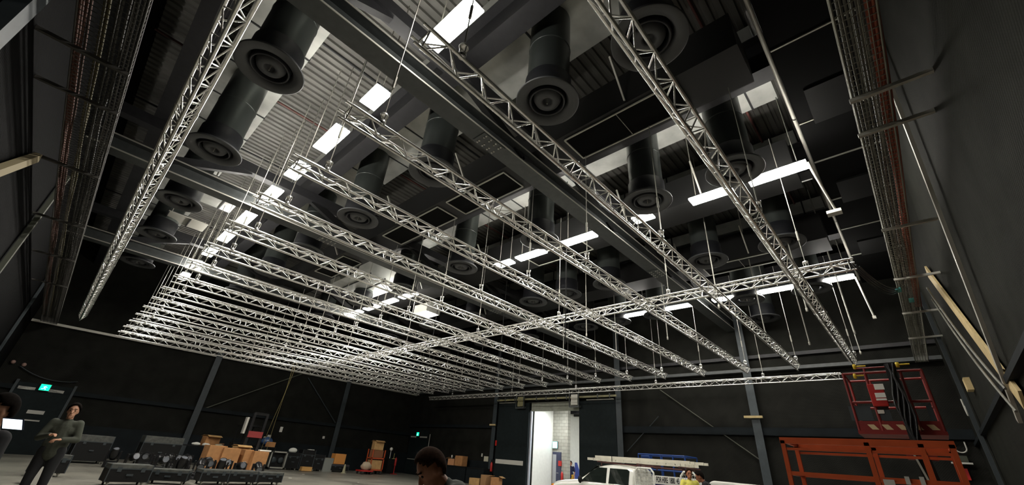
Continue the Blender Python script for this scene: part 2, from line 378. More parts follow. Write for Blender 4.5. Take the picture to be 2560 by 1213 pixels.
MB().lathe((0, 0, ZD), [(RD + 0.01, 0.60), (RD + 0.035, 0.58), (RD + 0.035, 0.2), (0.50, 0.12), (0.53, 0.06)], 40).build('collar', RUBBER, t0, fix=False)
MB().lathe((0, 0, ZD), [(0.49, 0.09), (0.635, 0.05), (0.65, 0.03), (0.65, 0.0), (0.635, -0.005), (0.45, 0.015), (0.41, 0.10), (0.39, 0.16)], 48).build('outer_ring', DIFF, t0, fix=False)
MB().lathe((0, 0, ZD), [(0.375, 0.20), (0.375, 0.02), (0.35, 0.0), (0.33, 0.02), (0.32, 0.14)], 40).build('middle_ring', RUBBER, t0, fix=False)
MB().lathe((0, 0, ZD), [(0.29, 0.12), (0.25, 0.03), (0.14, 0.01), (0.10, 0.03), (0.09, 0.12), (0.0, 0.13)], 40).build('cone', DIFF, t0, fix=False)
MB().tube((0, 0, ZD + 0.13), (0, 0, ZD - 0.03), 0.012, 8).build('spindle', EDGE, t0)
first = True
for i, x in enumerate(DX):
    for j, (y, yl) in enumerate(DYS):
        if i == 0 and j in (0, 1, 3): continue
        if i in (1, 2) and j == 3: continue
        num = [q for q in range(len(DYS)) if not ((i == 0 and q in (0, 1, 3)) or (i in (1, 2) and q == 3))].index(j)
        lab = 'round dark air diffuser, %s from the woven wall %s' % (ORD[num], ROWN[i])
        if first: t0.location = (x, y, ZD); t0['label'] = lab; first = False
        else: dup(t0, (x, y, ZD), lab)
dup(t0, (20.7, 3.95, ZD), 'lone round dark air diffuser beyond the fifth row, beside the dock wall')
# black return-air ducts with framed grilles
for i, (x0, x1, ys) in enumerate([(6.12, 7.22, [(1.8, 4.64), (6.75, 9.3), (9.75, 13.1), (16.2, 19)]), (10.62, 11.72, [(7.2, 9.8)]), (15.1, 16.2, [(2.0, 4.6)])]):
    zb = 8.65
    t = thing('return_air_duct', ((x0 + x1) / 2, 14, zb), '%s black square air duct with framed grilles, counted from the camera' % ORD[i], 'duct', 'black return ducts')
    MB().mm((x0, 0.6, zb), (x1, 29, zb + 0.95)).build('duct_body', RETD, t)
    for a, b in ys:
        g = MB().mm((x0 + 0.12, a, zb - 0.02), (x1 - 0.14, b, zb + 0.0)).build('grille', SOFF, t)
        fr = MB()
        X0, X1 = x0 + 0.12, x1 - 0.14
        for u, v in [((X0, a), (X1, a)), ((X1, a), (X1, b)), ((X1, b), (X0, b)), ((X0, b), (X0, a))]: fr.bar((u[0], u[1], zb - 0.03), (v[0], v[1], zb - 0.03), 0.035, 0.03)
        fr.build('grille_frame', EDGE, g)
        MB().bar((X0, (a + b) / 2, zb - 0.026), (X1, (a + b) / 2, zb - 0.026), 0.012, 0.012).build('grille_bar', EDGE, g)
    for yy in (2.9, 5.3, 8.2, 12.0, 16.5):
        MB().bar((x0 - 0.02, yy, zb + 0.06), (x0 - 0.6, yy, 9.6), 0.05, 0.04, (0, 1, 0)).build('hanger_strut', EDGE, t)
# offset galvanised plenum hanging between the girders
t = thing('air_plenum', (10, 19, 8.7), 'pale galvanised duct box with sloping end over the middle trusses', 'duct')
MB().prism([(17.6, 8.75), (20.4, 8.75), (20.4, 9.5), (17.2, 9.5)], 0, 7.6, 9.95).build('plenum_body', GALV, t)
MB().prism([(7.6, 8.75), (7.25, 9.2), (7.25, 9.5), (7.6, 9.5)], 1, 19.2, 20.2).build('sloping_end', GALV, t)
MB().mm((9.0, 17.5, 8.72), (9.06, 20.5, 9.55)).mm((8.2, 17.5, 8.72), (8.26, 20.5, 9.55)).build('joint_flange', BEAM, t)
MB().tube((7.75, 18, 9.5), (7.75, 18, ZDECK), 0.02).tube((7.75, 20, 9.5), (7.75, 20, ZDECK), 0.02).build('hanger_rod', EDGE, t)
for i, (x0, x1, y0, y1, z) in enumerate([(0.9, 2.0, 15.3, 17.3, 9.0), (0.4, 1.7, 18.6, 19.5, 8.75)]):
    t = thing('sheet_metal_baffle', (x0, y0, z), ['upper', 'lower'][i] + ' pale sheet metal baffle beyond the middle roof girder', 'panel')
    MB().mm((x0, y0, z), (x1, y1, z + 0.04)).build('sheet', EDGE if i else GALV, t)
    MB().mm((x0, y0, z - 0.05), (x0 + 0.04, y1, z)).mm((x0 + 0.7, y0, z - 0.05), (x0 + 0.74, y1, z)).build('rib', BEAM, t)
    MB().tube((x0 + 0.1, y0 + 0.1, z), (x0 + 0.1, y0 + 0.1, 10.72), 0.015).tube((x0 + 0.2, y1 - 0.1, z), (x0 + 0.2, y1 - 0.1, 10.72), 0.015).build('hanger_rod', EDGE, t)

# ================================================================ LIGHTING TRUSSES
HT = 4.13; ZT = CZ + HT                                   # top-chord height
def zig(m, A, Bc, x0, x1, r, start=0, step=0.245):
    n = max(2, int(round((x1 - x0) / step))); d = (x1 - x0) / n
    for i in range(n):
        a, b = (A, Bc) if (i + start) % 2 == 0 else (Bc, A)
        m.tube((x0 + i * d, a[0], a[1]), (x0 + (i + 1) * d, b[0], b[1]), r, 6, caps=False)
CH = [(0.1195, 0.0), (-0.1195, 0.0), (0.0, -0.207)]
def make_truss(L, seg, label, loc, rz, material=ALU, name='lighting_truss'):
    t = thing(name, (0, 0, 0), label, 'truss', 'aluminium lighting trusses')
    ns = max(1, int(round(L / seg))); sl = L / ns
    for c in CH:
        m = MB().tube((0.09, *c), (L - 0.09, *c), 0.025, 10)
        for a, b in ((0.09, 0.0), (L - 0.09, L)): m.tube((a, *c), (b, *c), 0.019, 8)
        m.build('chord', material, t, fix=False)
    for a, b, st in ((0, 1, 0), (1, 2, 1), (2, 0, 0)):
        for s in range(ns):
            m = MB(); zig(m, CH[a], CH[b], s * sl + 0.12, (s + 1) * sl - 0.12, 0.0105, st); m.build('lacing', material, t, fix=False)
    for s in range(ns + 1):
        m = MB(); xs = [s * sl - 0.1, s * sl + 0.1]
        for x in xs:
            if x < 0 or x > L: continue
            for a, b in ((0, 1), (1, 2), (2, 0)): m.tube((x, *CH[a]), (x, *CH[b]), 0.011, 6, caps=False)
        for c in CH:
            if 0 < s < ns: m.tube((s * sl - 0.06, *c), (s * sl + 0.06, *c), 0.031, 8)
        m.build('joint_frame', material, t, fix=False)
    t.location = loc; t.rotation_euler = (0, 0, rz); return t
LT = 17.98; XT0 = 1.177; Y0, DYT = 1.169, 1.7511
def tl(i):
    if i == 0: return 'first lengthwise lighting truss from the woven wall'
    if i == 15: return 'sixteenth lengthwise lighting truss from the woven wall'
    return '%s lengthwise lighting truss from the woven wall' % ORD[i]
T0 = make_truss(LT, 3.0, tl(0), (XT0, Y0, ZT), 0)
for i in range(1, 16): dup(T0, (XT0, Y0 + DYT * i, ZT), tl(i))
make_truss(25.0, 3.0, 'lone crosswise lighting truss beside the dark post wall', (-0.25, 0.4, ZT), PI / 2)
make_truss(28.2, 3.0, 'crosswise lighting truss lying over the lengthwise ones halfway down', (10.62, 0.10, ZT + 0.26), PI / 2)
make_truss(26.0, 3.0, 'crosswise lighting truss before the dock door wall', (20.35, 1.72, ZT - 0.17), PI / 2)

# suspension wires with clamps
W0 = thing('suspension_wire', (0, 0, ZT), 'x', 'hanging wire', 'steel wires holding the trusses')
MB().tube((0, 0, ZT + 0.20), (0, 0, 9.54), 0.009, 6).build('wire', STEELW, W0)
m = MB().lathe((0, 0, ZT), [(0.045, 0.0), (0.05, 0.02), (0.05, 0.06), (0.03, 0.07)], 12)
for a in range(4): m.tube((0.04 * math.cos(a * PI / 2), 0.04 * math.sin(a * PI / 2), ZT + 0.05), (0.05 * math.cos(a * PI / 2), 0.05 * math.sin(a * PI / 2), ZT + 0.17), 0.008)
m.lathe((0, 0, ZT), [(0.06, 0.16), (0.06, 0.19), (0.0, 0.2)], 12).build('clamp', ALU, W0)
MB().tube((0, 0, ZT + 0.75), (0, 0, ZT + 1.0), 0.022, 8).build('turnbuckle', STEELW, W0)
first = True
POS = [('camera end', XT0 + 0.55), ('middle', 7.05), ('dock end', 18.55)]
for i in range(16):
    for nm, x in POS:
        lab = 'steel wire holding the %s of the %s' % (nm, tl(i).replace(' lighting', ''))
        l = (x, Y0 + DYT * i - 0.1195, ZT)
        if first: W0.location = l; W0['label'] = lab; first = False
        else: dup(W0, l, lab)
for y in (0.95, 4.2, 8, 12, 17, 23): dup(W0, (10.62, y, ZT + 0.26), 'steel wire holding the halfway crosswise truss, %s' % {0.95: 'first from the woven wall', 4.2: 'second from the woven wall', 8: 'third from the woven wall', 12: 'fourth from the woven wall', 17: 'fifth from the woven wall', 23: 'sixth from the woven wall'}[y])
for y in (4.4, 9.2, 14, 19, 25): dup(W0, (20.35, y, ZT - 0.17), 'steel wire holding the truss before the dock wall, %s' % {4.4: 'first from the basket', 9.2: 'second from the basket', 14: 'third from the basket', 19: 'fourth from the basket', 25: 'fifth from the basket'}[y])
for y in (3.0, 9, 16, 23): dup(W0, (-0.25, y, ZT), 'steel wire holding the lone truss by the post wall, %s from the camera' % {3.0: 'first', 9: 'second', 16: 'third', 23: 'fourth'}[y])
# bare threaded rods hanging beyond the truss ends
rods = [(12.2, 3.4), (13.6, 1.5), (14.6, 6.0), (15.4, 3.0), (16.5, 0.75), (17.3, 2.1), (19.3, 0.9), (12.9, 8.4), (16.0, 8.9), (15.4, 11.3)]
for i, (x, y) in enumerate(sorted(rods)):
    t = thing('hanging_rod', (x, y, ZT + 0.35), '%s bare pale rod beyond the halfway crosswise truss, counted toward the dock wall' % ORD[i], 'rod', 'bare hanging rods')
    MB().tube((x, y, ZT + 0.3), (x, y, 11.44), 0.017, 6).build('rod', STEELW, t)
    MB().lathe((x, y, ZT + 0.3), [(0.0, -0.06), (0.03, -0.05), (0.03, 0.05), (0.018, 0.06)], 8).build('end_nut', EDGE, t)

# ================================================================ LAMPS
ZL = 8.35
def lamp_mesh(L, W, lab, loc):
    t = thing('high_bay_lamp', loc, lab, 'lamp', 'white high-bay lamps')
    x, y, z = loc
    MB().mm((x - W * 0.30, y - L / 2 + 0.02, z), (x + W * 0.30, y + L / 2 - 0.02, z + 0.06)).mm((x - 0.06, y - L / 2 + 0.1, z + 0.06), (x + 0.06, y + L / 2 - 0.1, z + 0.11)).build('housing', GIRD, t)
    MB().mm((x - W / 2, y - L / 2, z - 0.05), (x + W / 2, y + L / 2, z - 0.001)).build('lens', LAMP, t)
    for s in (-1, 1): MB().tube((x, y + s * L * 0.36, z + 0.1), (x, y + s * L * 0.36, 11.44 if x < 5 else 10.715), 0.012, 6).build('hanger', STEELW, t)
    return t
LL = 1.28; LW = 0.36
near_y = [(4.30, LL), (6.95, 0.72), (9.1, LL), (11.2, 1.0), (13.3, LL), (15.6, LL), (17.9, LL), (20.2, LL), (22.6, LL), (25, LL)]
mid_y = [(0.95, LL), (2.55, 1.1), (4.55, 0.6), (6.9, LL), (9.05, LL), (10.4, 0.8), (17.0, LL), (18.75, LL), (20.5, LL), (22.3, LL)]
far_y = [(0.95, LL), (2.75, LL), (4.6, LL), (6.8, LL), (8.95, LL)]
for nm, x, lst in (('first row from the camera', 2.33, near_y), ('middle row', 10.2, mid_y), ('row before the dock wall', 18.1, far_y)):
    for i, (y, L) in enumerate(lst):
        lamp_mesh(L, LW, '%s glowing lamp from the woven wall in the %s' % (ORD[i], nm), (x, y, ZL))
# conduit drop beside the lamp at the right end of the middle row
t = thing('conduit_drop', (10.4, 0.3, 7), 'pale grey conduit dropping beside the first lamp of the middle row', 'conduit')
MB().tube((10.25, 0.30, 8.4), (11.5, 0.10, 7.55), 0.03, 8).build('conduit', PAPER, t)
MB().mm((11.35, 0.0, 7.48), (11.55, 0.30, 7.56)).build('bracket', EDGE, t)
t = thing('conduit_drop', (18.2, 0.3, 7), 'pale grey conduit dropping beside a lamp before the dock wall', 'conduit')
MB().tube((18.25, 0.30, 8.35), (18.9, 0.18, 7.0), 0.03, 8).build('conduit', PAPER, t)
MB().box((18.9, 0.18, 6.98), (0.1, 0.1, 0.1)).build('end_box', EDGE, t)
# big lit luminaire box at the crossing of the middle trusses
t = thing('box_luminaire', (12.6, 18.9, 8.2), 'white box-shaped luminaire with lit open end above the middle trusses', 'lamp')
MB().mm((12.0, 17.9, 8.25), (12.9, 19.1, 8.75)).build('box', WHITE, t)
MB().mm((12.1, 18.0, 8.22), (12.8, 19.0, 8.249)).build('lens', LAMP, t)
MB().tube((12.4, 18.5, 8.75), (12.4, 18.5, 9.6), 0.02).build('hanger', STEELW, t)

# ================================================================ CABLE TRAYS
def tray(name, axis, c0, c1, a, b, z, lab, TRAYM=TRAYM):
    def P(u, v, w): return (u, v, w) if axis == 0 else (v, u, w)
    t = thing(name, P(a, c0, z), lab, 'cable tray')
    for c in (c0, c1):
        MB().tube(P(a, c, z), P(b, c, z), 0.012, 6).tube(P(a, c, z + 0.09), P(b, c, z + 0.09), 0.012, 6).build('side_rail', TRAYM, t)
    m = MB(); u = a
    while u < b:
        m.tube(P(u, c0, z + 0.09), P(u, c0, z), 0.006, 5, caps=False).tube(P(u, c0, z), P(u, c1, z), 0.006, 5, caps=False).tube(P(u, c1, z), P(u, c1, z + 0.09), 0.006, 5, caps=False); u += 0.10
    stuff(m.build('cross_wires', TRAYM, t, fix=False))
    m = MB()
    for q in range(1, 5): m.tube(P(a, c0 + (c1 - c0) * q / 5, z), P(b, c0 + (c1 - c0) * q / 5, z), 0.006, 5)
    m.build('long_wires', TRAYM, t)
    return t
def cables(name, axis, c0, c1, a, b, z, n, m_, lab, group=None):
    mb = MB(); rnd = random.Random(len(lab) + n)
    for i in range(n):
        c = c0 + (c1 - c0) * (i + 0.5) / n; pts = []; u = a; zo = rnd.uniform(0.0, 0.05)
        while u <= b + 0.01:
            v = c + rnd.uniform(-0.018, 0.018); pts.append((u, v, z + zo + rnd.uniform(0, 0.02)) if axis == 0 else (v, u, z + zo + rnd.uniform(0, 0.02))); u += 1.4
        mb.path(pts, 0.016, 6)
    o = mb.build(name, m_); tag(o, lab, 'cables', group); return o
ZC = CZ + 4.5
tray('cable_tray', 0, -0.50, -0.86, XL + 0.1, XW - 0.1, ZC, 'wire mesh cable tray running along the woven wall')
stuff(cables('cable_bundle', 0, -0.78, -0.88, XL + 0.2, XW - 6.4, ZC + 0.03, 7, CABO, 'bundle of orange cables in the tray along the woven wall'))
stuff(cables('cable_bundle', 0, -0.52, -0.76, XL + 0.2, XW - 1, ZC + 0.03, 6, CABG, 'grey cables spread along the tray by the woven wall'))
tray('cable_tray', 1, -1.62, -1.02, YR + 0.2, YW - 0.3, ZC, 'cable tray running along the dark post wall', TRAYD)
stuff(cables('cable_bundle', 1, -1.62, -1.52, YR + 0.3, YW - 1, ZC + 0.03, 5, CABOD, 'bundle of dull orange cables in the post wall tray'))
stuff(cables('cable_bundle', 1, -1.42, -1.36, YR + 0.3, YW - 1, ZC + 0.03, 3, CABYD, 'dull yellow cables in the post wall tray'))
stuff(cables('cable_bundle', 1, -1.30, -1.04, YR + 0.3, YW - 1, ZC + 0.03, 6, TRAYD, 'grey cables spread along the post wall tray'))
for i, x in enumerate((5.55, 6.35, 9.6, 12.4, 15.2, 18.0)):
    o = MB().bar((x, YR, ZC - 0.05), (x, -0.46, ZC - 0.05), 0.05, 0.05).build('tray_bracket', EDGE)
    tag(o, '%s steel arm holding the tray off the woven wall, from the camera' % ORD[i], 'bracket', 'arms under the woven wall tray')
for i, y in enumerate((3.2, 4.3, 7.0, 8.2, 11, 14.5, 18, 22)):
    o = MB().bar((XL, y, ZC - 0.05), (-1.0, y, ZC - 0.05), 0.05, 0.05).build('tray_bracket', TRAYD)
    tag(o, '%s steel arm holding the tray off the post wall, from the camera' % ORD[i], 'bracket', 'arms under the post wall tray')
# loose feed cables from tray to the halfway truss
mb = MB()
for i in range(4):
    p, q = Vector((10.62, 0.05 + 0.05 * i, ZT + 0.1 + 0.05 * i)), Vector((13.2 + 0.1 * i, -0.5, ZC + 0.02)); pts = []
    for s in range(13):
        u = s / 12; v = p.lerp(q, u); v.z -= (0.35 + 0.10 * i) * 4 * u * (1 - u) * 0.5; pts.append(v)
    mb.path(pts, 0.014, 6)
tag(mb.build('feed_cable', BLKG), 'black feed cables looping from the woven wall tray to the halfway truss', 'cables')
for i, (x, l) in enumerate(((13.25, 'teal tape tag on the edge of the woven wall tray'), (14.2, 'teal tape scrap lying in the woven wall tray'))):
    tag(MB().box((x, -0.50 - 0.2 * i, ZC - 0.02), (0.22, 0.10, 0.05)).build('tape_tag', TEAL), l, 'tape')
for i, z0 in enumerate((5.4, 5.0)):
    pts = [Vector((13.6, YR + 0.2, 6.0 - 0.3 * i)).lerp(Vector((9.2, YR + 0.2, 2.9 - 0.3 * i)), u / 10) + Vector((0, 0.02, -0.9 * (u / 10) * (1 - u / 10))) for u in range(11)]
    tag(MB().path(pts, 0.018, 6).build('wall_cable', CABG), ('upper' if i == 0 else 'lower') + ' grey cable sagging down the woven wall by the cream plank', 'cables')

# ================================================================ DOORS, DOCK OPENING AND CORRIDOR
DOORM = mat('dark_door_panel', (0.010, 0.0145, 0.0155), 0.7, noise=0.15, spec=0.15)
PLY = mat('grey_ply_header', (0.28, 0.29, 0.24), 0.7, noise=0.12)
RAILM = mat('yellow_grey_track', (0.26, 0.24, 0.12), 0.5, noise=0.2)
BAND = mat('pale_strip', (0.52, 0.51, 0.46), 0.6)
d1 = struct(MB().mm((XW - 0.28, 18.62, 0.02), (XW - 0.14, 21.40, 4.95)).build('door_1', DOORM)); d1['label'] = 'black sliding dock door leaf with a pale strip'
MB().mm((XW - 0.29, 18.9, 1.30), (XW - 0.28, 21.3, 1.55)).build('pale_strip', BAND, d1)
d2 = struct(MB().mm((XW - 0.28, 12.30, 0.02), (XW - 0.14, 14.72, 4.95)).build('door_2', DOORM)); d2['label'] = 'black sliding dock door leaf behind the white vehicle bonnet'
slab('trim_header', (XW - 0.12, DY0, 4.46), (XW - 0.02, DY1, 4.98), PLY)
t = thing('door_track', (XW - 0.2, 17, 5.16), 'yellowish overhead track the sliding dock doors hang from', 'track')
MB().mm((XW - 0.30, 12.2, 5.14), (XW - 0.16, 21.6, 5.24)).build('rail', RAILM, t)
for y in (12.6, 13.4, 15.6, 16.4, 17.2, 18, 19.9, 20.8, 21.4): MB().mm((XW - 0.32, y, 5.08), (XW, y + 0.06, 5.32)).build('rail_bracket', GIRD, t)
for a, b in ((12.4, 14.2), (19.9, 21.4)): MB().mm((XW - 0.3, a, 4.98), (XW - 0.2, b, 5.03)).build('lower_rail', EDGE, t)
for y, m_, l in ((19.25, RAILM, 'dull grey motor box above the dock door leaf with pale strip'), (14.93, PAPER, 'pale lit motor box above the dock doorway')):
    t = thing('door_motor', (XW - 0.3, y, 4.7), l, 'motor')
    bevel(MB().mm((XW - 0.5, y - 0.24, 4.72), (XW - 0.31, y + 0.24, 5.32)).build('motor_box', m_, t), 0.02)
    MB().mm((XW - 0.54, y - 0.36, 4.62), (XW - 0.50, y - 0.30, 5.6)).mm((XW - 0.54, y + 0.30, 4.62), (XW - 0.50, y + 0.36, 5.6)).mm((XW - 0.54, y - 0.36, 4.6), (XW - 0.31, y + 0.36, 4.66)).mm((XW - 0.54, y - 0.36, 4.66), (XW - 0.01, y - 0.30, 4.72)).build('cage', GIRD, t)
tag(MB().mm((XW - 0.12, 18.50, 0.0), (XW - 0.02, 18.62, 4.5)).build('door_jamb', mat('pale_blue_jamb', (0.50, 0.53, 0.60), 0.5)), 'pale bluish upright jamb of the dock doorway', 'jamb')
# corridor behind
slab('wall_corridor_left', (XW + 0.2, DY1 - 0.02, 0), (30.5, DY1 + 0.2, 5.2), WHITE)
slab('wall_corridor_block', (24.2, 17.30, 0), (24.5, DY1 - 0.02, 5.2), BLOCK)
slab('wall_corridor_right', (XW + 0.2, 11.2, 0), (30.5, 11.4, 5.2), WHITE)
slab('wall_outside', (30.5, 11.2, 0), (30.7, 18.8, 6.2), WHITE)
slab('ceiling_corridor', (XW + 0.2, 11.2, 4.95), (30.7, 18.8, 5.1), mat('corridor_soffit', (0.45, 0.44, 0.40), 0.8))
m = MB()
for x in (25.2, 26.6, 28.0): m.mm((x, 11.4, 4.7), (x + 0.12, 18.5, 4.95))
tag(m.mm((26, 15.6, 4.62), (30, 15.7, 4.7)).build('ceiling_pipework', BEAM), 'dark joists and pipes under the corridor ceiling', 'pipes')
tag(MB().mm((30.38, 13.4, 4.45), (30.49, 17.5, 4.75)).build('pink_banner', mat('pink_band', (0.8, 0.35, 0.42), 0.7)), 'pink band along the top of the bright outside wall', 'banner')
for i, (x, y) in enumerate(((22.75, 17.3), (22.75, 15.4), (22.75, 13.4), (27.0, 12.3), (29.2, 12.6))):  # fill lights added out of view to brighten the corridor and outside wall
    t = thing('corridor_fill', (x, y, 4.65), ORD[i] + ' added fill light under the corridor ceiling', 'lamp')
    MB().mm((x - 0.1, y - 0.7, 4.64), (x + 0.1, y + 0.7, 4.72)).build('housing', WHITE, t)
    MB().mm((x - 0.08, y - 0.68, 4.615), (x + 0.08, y + 0.68, 4.638)).build('lens', FILLC, t)
    MB().tube((x, y, 4.7), (x, y, 4.95), 0.02).build('hanger', GIRD, t)
p = at(1392, 1150, 0, 24.15)
d = struct(MB().mm((24.12, p.y - 0.33, 0), (24.2, p.y + 0.33, 2.25)).build('door_5', mat('navy_door', (0.03, 0.035, 0.075), 0.5)))
MB().mm((24.10, p.y + 0.02, 0.15), (24.119, p.y + 0.30, 2.1)).build('grey_panel', mat('grey_door_panel', (0.35, 0.36, 0.37), 0.5), d)
MB().tube((24.07, p.y - 0.2, 1.05), (24.07, p.y - 0.05, 1.05), 0.015).build('handle', EDGE, d)
def exit_sign(loc, ax, w, h, lab, bright=GREENL, tail=True):
    t = thing('exit_sign', loc, lab, 'exit sign'); x, y, z = loc
    def B(a, b, c0, c1, d0, d1): return ((x - d1, y + a, z + c0), (x - d0, y + b, z + c1)) if ax == 0 else ((x + a, y - d1, z + c0), (x + b, y - d0, z + c1))
    MB().mm(*B(-w / 2, w / 2, 0, h, 0.0, 0.08)).build('sign_box', GIRD, t)
    f = MB().mm(*B(-w / 2 + 0.02, w / 2 - 0.02, 0.02, h - 0.02, 0.081, 0.095)).build('sign_face', bright, t)
    g = MB(); s = h / 0.3
    def C(u, v): return Vector((x - 0.1, y - u * s, z + v * s)) if ax == 0 else Vector((x + u * s, y - 0.1, z + v * s))
    for a, b, r in [((0.02, 0.24), (0.02, 0.241), 0.022), ((0.01, 0.20), (-0.02, 0.12), 0.02), ((-0.02, 0.12), (0.04, 0.09), 0.013), ((0.04, 0.09), (0.03, 0.04), 0.012), ((-0.02, 0.12), (-0.06, 0.08), 0.013), ((-0.06, 0.08), (-0.11, 0.08), 0.012), ((0.01, 0.19), (0.07, 0.15), 0.011), ((0.01, 0.19), (-0.06, 0.17), 0.011)]:
        g.tube(C(*a), C(*b), r * s, 8)
    g.build('running_figure', EXITW, f)
    return t
exit_sign((24.2, p.y + 0.15, 2.45), 0, 0.42, 0.42, 'pale glowing exit sign over the navy door in the corridor', mat('exit_pale_light', (0.35, 0.95, 0.9), 0.5, emit=2.0))
def extinguisher(loc, lab):
    t = thing('fire_extinguisher', loc, lab, 'fire extinguisher'); x, y, z = loc
    MB().lathe((x, y, z), [(0, 0), (0.075, 0.0), (0.08, 0.03), (0.08, 0.42), (0.06, 0.49), (0.025, 0.52), (0.025, 0.56), (0, 0.56)], 16).build('cylinder', REDP, t)
    MB().tube((x, y, z + 0.56), (x - 0.06, y, z + 0.62), 0.012).tube((x, y, z + 0.57), (x - 0.02, y + 0.1, z + 0.25), 0.012).build('valve_hose', BLK, t)
    return t
extinguisher((24.12, at(1405, 1185, 0, 24.12).y, 0.6), 'red fire extinguisher hung on the grey block wall of the corridor')
tag(bevel(MB().box((24.14, at(1399, 1160, 0, 24.1).y, 1.6), (0.1, 0.22, 0.3)).build('alarm_box', REDP)), 'small red and white box on the grey block wall', 'box')
q = at(1427, 1170, 0, 26.2)
tag(MB().prism([(q.y - 0.05, 0.03), (q.y - 0.95, 0.03), (q.y - 0.20, 1.75), (q.y - 0.05, 1.75)], 0, 26.6, 26.66).build('blue_board', mat('blue_board_face', (0.06, 0.10, 0.42), 0.5)), 'blue triangular board leaning in the bright doorway', 'board')
# double door near the far corner, with its kit
t = struct(MB().mm((XW - 0.12, 29.2, 0), (XW - 0.0, 31.6, 3.2)).build('door_3', DOORM)); t['label'] = 'dark double exit door on the dock wall by the corner'
for a, b in ((29.3, 30.25), (30.75, 31.5)): MB().mm((XW - 0.14, a, 2.62), (XW - 0.121, b, 2.72)).build('pale_strip', BAND, t)
MB().tube((XW - 0.18, 29.4, 1.05), (XW - 0.18, 31.4, 1.05), 0.03).build('push_bar', EDGE, t)
MB().mm((XW - 0.14, 29.5, 1.35), (XW - 0.121, 30.3, 1.6)).build('sign_plate', COLM, t)
exit_sign((XW - 0.12, 30.5, 2.72), 0, 0.34, 0.30, 'green exit sign over the double door by the far corner')
tag(MB().tube((XW - 0.16, 28.9, 1.5), (XW - 0.16, 28.9, 2.9), 0.03).build('wall_conduit', EDGE), 'pale upright conduit beside the exit door by the far corner', 'conduit')
# double door in the long wall
t = struct(MB().mm((-1.15, YW - 0.12, 0), (0.95, YW, 3.10)).build('door_4', DOORM)); t['label'] = 'dark double exit door behind the two standing men'
for a, b, z in ((-1.02, -0.42, 2.78), (0.06, 0.62, 2.78)): MB().mm((a, YW - 0.14, z), (b, YW - 0.121, z + 0.13)).build('pale_strip', BAND, t)
for a, b, z0, z1 in ((-0.25, 0.35, 1.75, 1.91), (-0.5, 0.35, 1.43, 1.49)): MB().mm((a, YW - 0.15, z0), (b, YW - 0.121, z1)).build('push_plate', BAND, t)
for x in (-1.15, 0.95): MB().mm((x - 0.05, YW - 0.16, 0), (x + 0.05, YW - 0.0, 3.2)).build('door_jamb', COLM, t)
exit_sign((-0.12, YW - 0.15, 2.80), 1, 0.40, 0.32, 'green exit sign over the double door behind the standing men')

# ================================================================ WALL NOTICES AND SMALL FITTINGS
def notice(px, py, ax, val, w, h, lab, m_=PAPER, name='paper_notice', cat='notice'):
    p = at(px, py, ax, val); s = (0.012, w, h) if ax == 0 else (w, 0.012, h)
    return tag(MB().box(p, s).build(name, m_), lab, cat)
notice(672, 1094, 1, YW - 0.006, 0.22, 0.30, 'white notice beside the straw ropes on the forklift wall')
notice(664, 1098, 1, YW - 0.006, 0.30, 0.28, 'cream notice beside the foot of the hanging ropes', mat('cream_paper', (0.7, 0.66, 0.45), 0.7))
notice(703, 1074, 1, YW - 0.006, 0.18, 0.32, 'small pale notice high on the forklift wall between the columns')
notice(809, 1094, 1, YW - 0.006, 0.16, 0.16, 'tiny white card above the tallest black wall case')
notice(840, 1101, 1, YW - 0.006, 0.12, 0.12, 'tiny white card above the orange box')
notice(1215, 1150, 0, XW - 0.006, 0.42, 0.42, 'square cream switch box on the dock wall beside the sliding door', mat('cream_box', (0.6, 0.58, 0.45), 0.6), 'switch_box', 'switch box')
notice(1205, 1138, 0, XW - 0.006, 0.12, 0.2, 'tiny pale card above the cream switch box')
notice(1240, 1108, 0, XW - 0.296, 0.14, 0.32, 'small red plate on the dark column beside the dock door', REDP, 'red_plate', 'plate')
notice(1018, 1092, 0, XW - 0.006, 0.22, 0.30, 'dull red plate beside the corner exit door', mat('dull_red', (0.2, 0.05, 0.05), 0.6), 'red_plate', 'plate')
notice(1014, 1112, 0, XW - 0.006, 0.2, 0.42, 'pale upright card beside the corner exit door')
for px, py, lab in ((60, 912, 'small pinkish wall lamp above the door behind the standing men'), (33, 905, 'second small pinkish wall lamp, next to the post wall')):
    p = at(px, py, 1, YW - 0.1)
    tag(MB().sphere(p, 0.09, 10, 6).build('wall_lamp', mat('pink_fitting', (0.35, 0.22, 0.18), 0.5)), lab, 'lamp')
p, q = at(50, 915, 1, YW - 0.1), at(195, 955, 1, YW - 0.1)
tag(MB().path([p.lerp(q, i / 8) + Vector((0, 0, -0.25 * 4 * (i / 8) * (1 - i / 8))) for i in range(9)], 0.02).build('wall_cable', COLM), 'dark cable sagging over the door behind the standing men', 'cables')
p, q = at(2412, 1010, 1, YR + 0.1), at(2425, 1035, 1, YR + 0.1)
def hook(p, r, n, lab):
    m = MB(); pts = [p + (Vector((n.y, n.x, 0)) * math.cos(a_) + Vector((0, 0, 1)) * math.sin(a_)) * r for a_ in [(-0.2 - i * 0.28) for i in range(12)]]
    m.path(pts, 0.022); m.tube(pts[0], pts[0] + Vector((0, 0, 1.5 * r)), 0.022); m.tube(pts[-1], pts[-1] - n * 0.2, 0.02)
    return tag(m.build('wall_hook', BAND), lab, 'hook')
NW, NF = Vector((0, 1, 0)), Vector((-1, 0, 0))
hook(at(2413, 1020, 1, YR + 0.1), 0.22, NW, 'pale curved hook on the woven wall above the red sign')
hook(at(2401, 1120, 0, XW - 0.08), 0.15, NF, 'small pale ring hook on the dock wall above the red sign')
p = at(2422, 962, 1, YR + 0.05); tag(MB().box((p.x, YR + 0.06, p.z), (0.4, 0.12, 0.3)).build('wall_socket', CREAM), 'small tan socket box on the woven wall', 'socket')
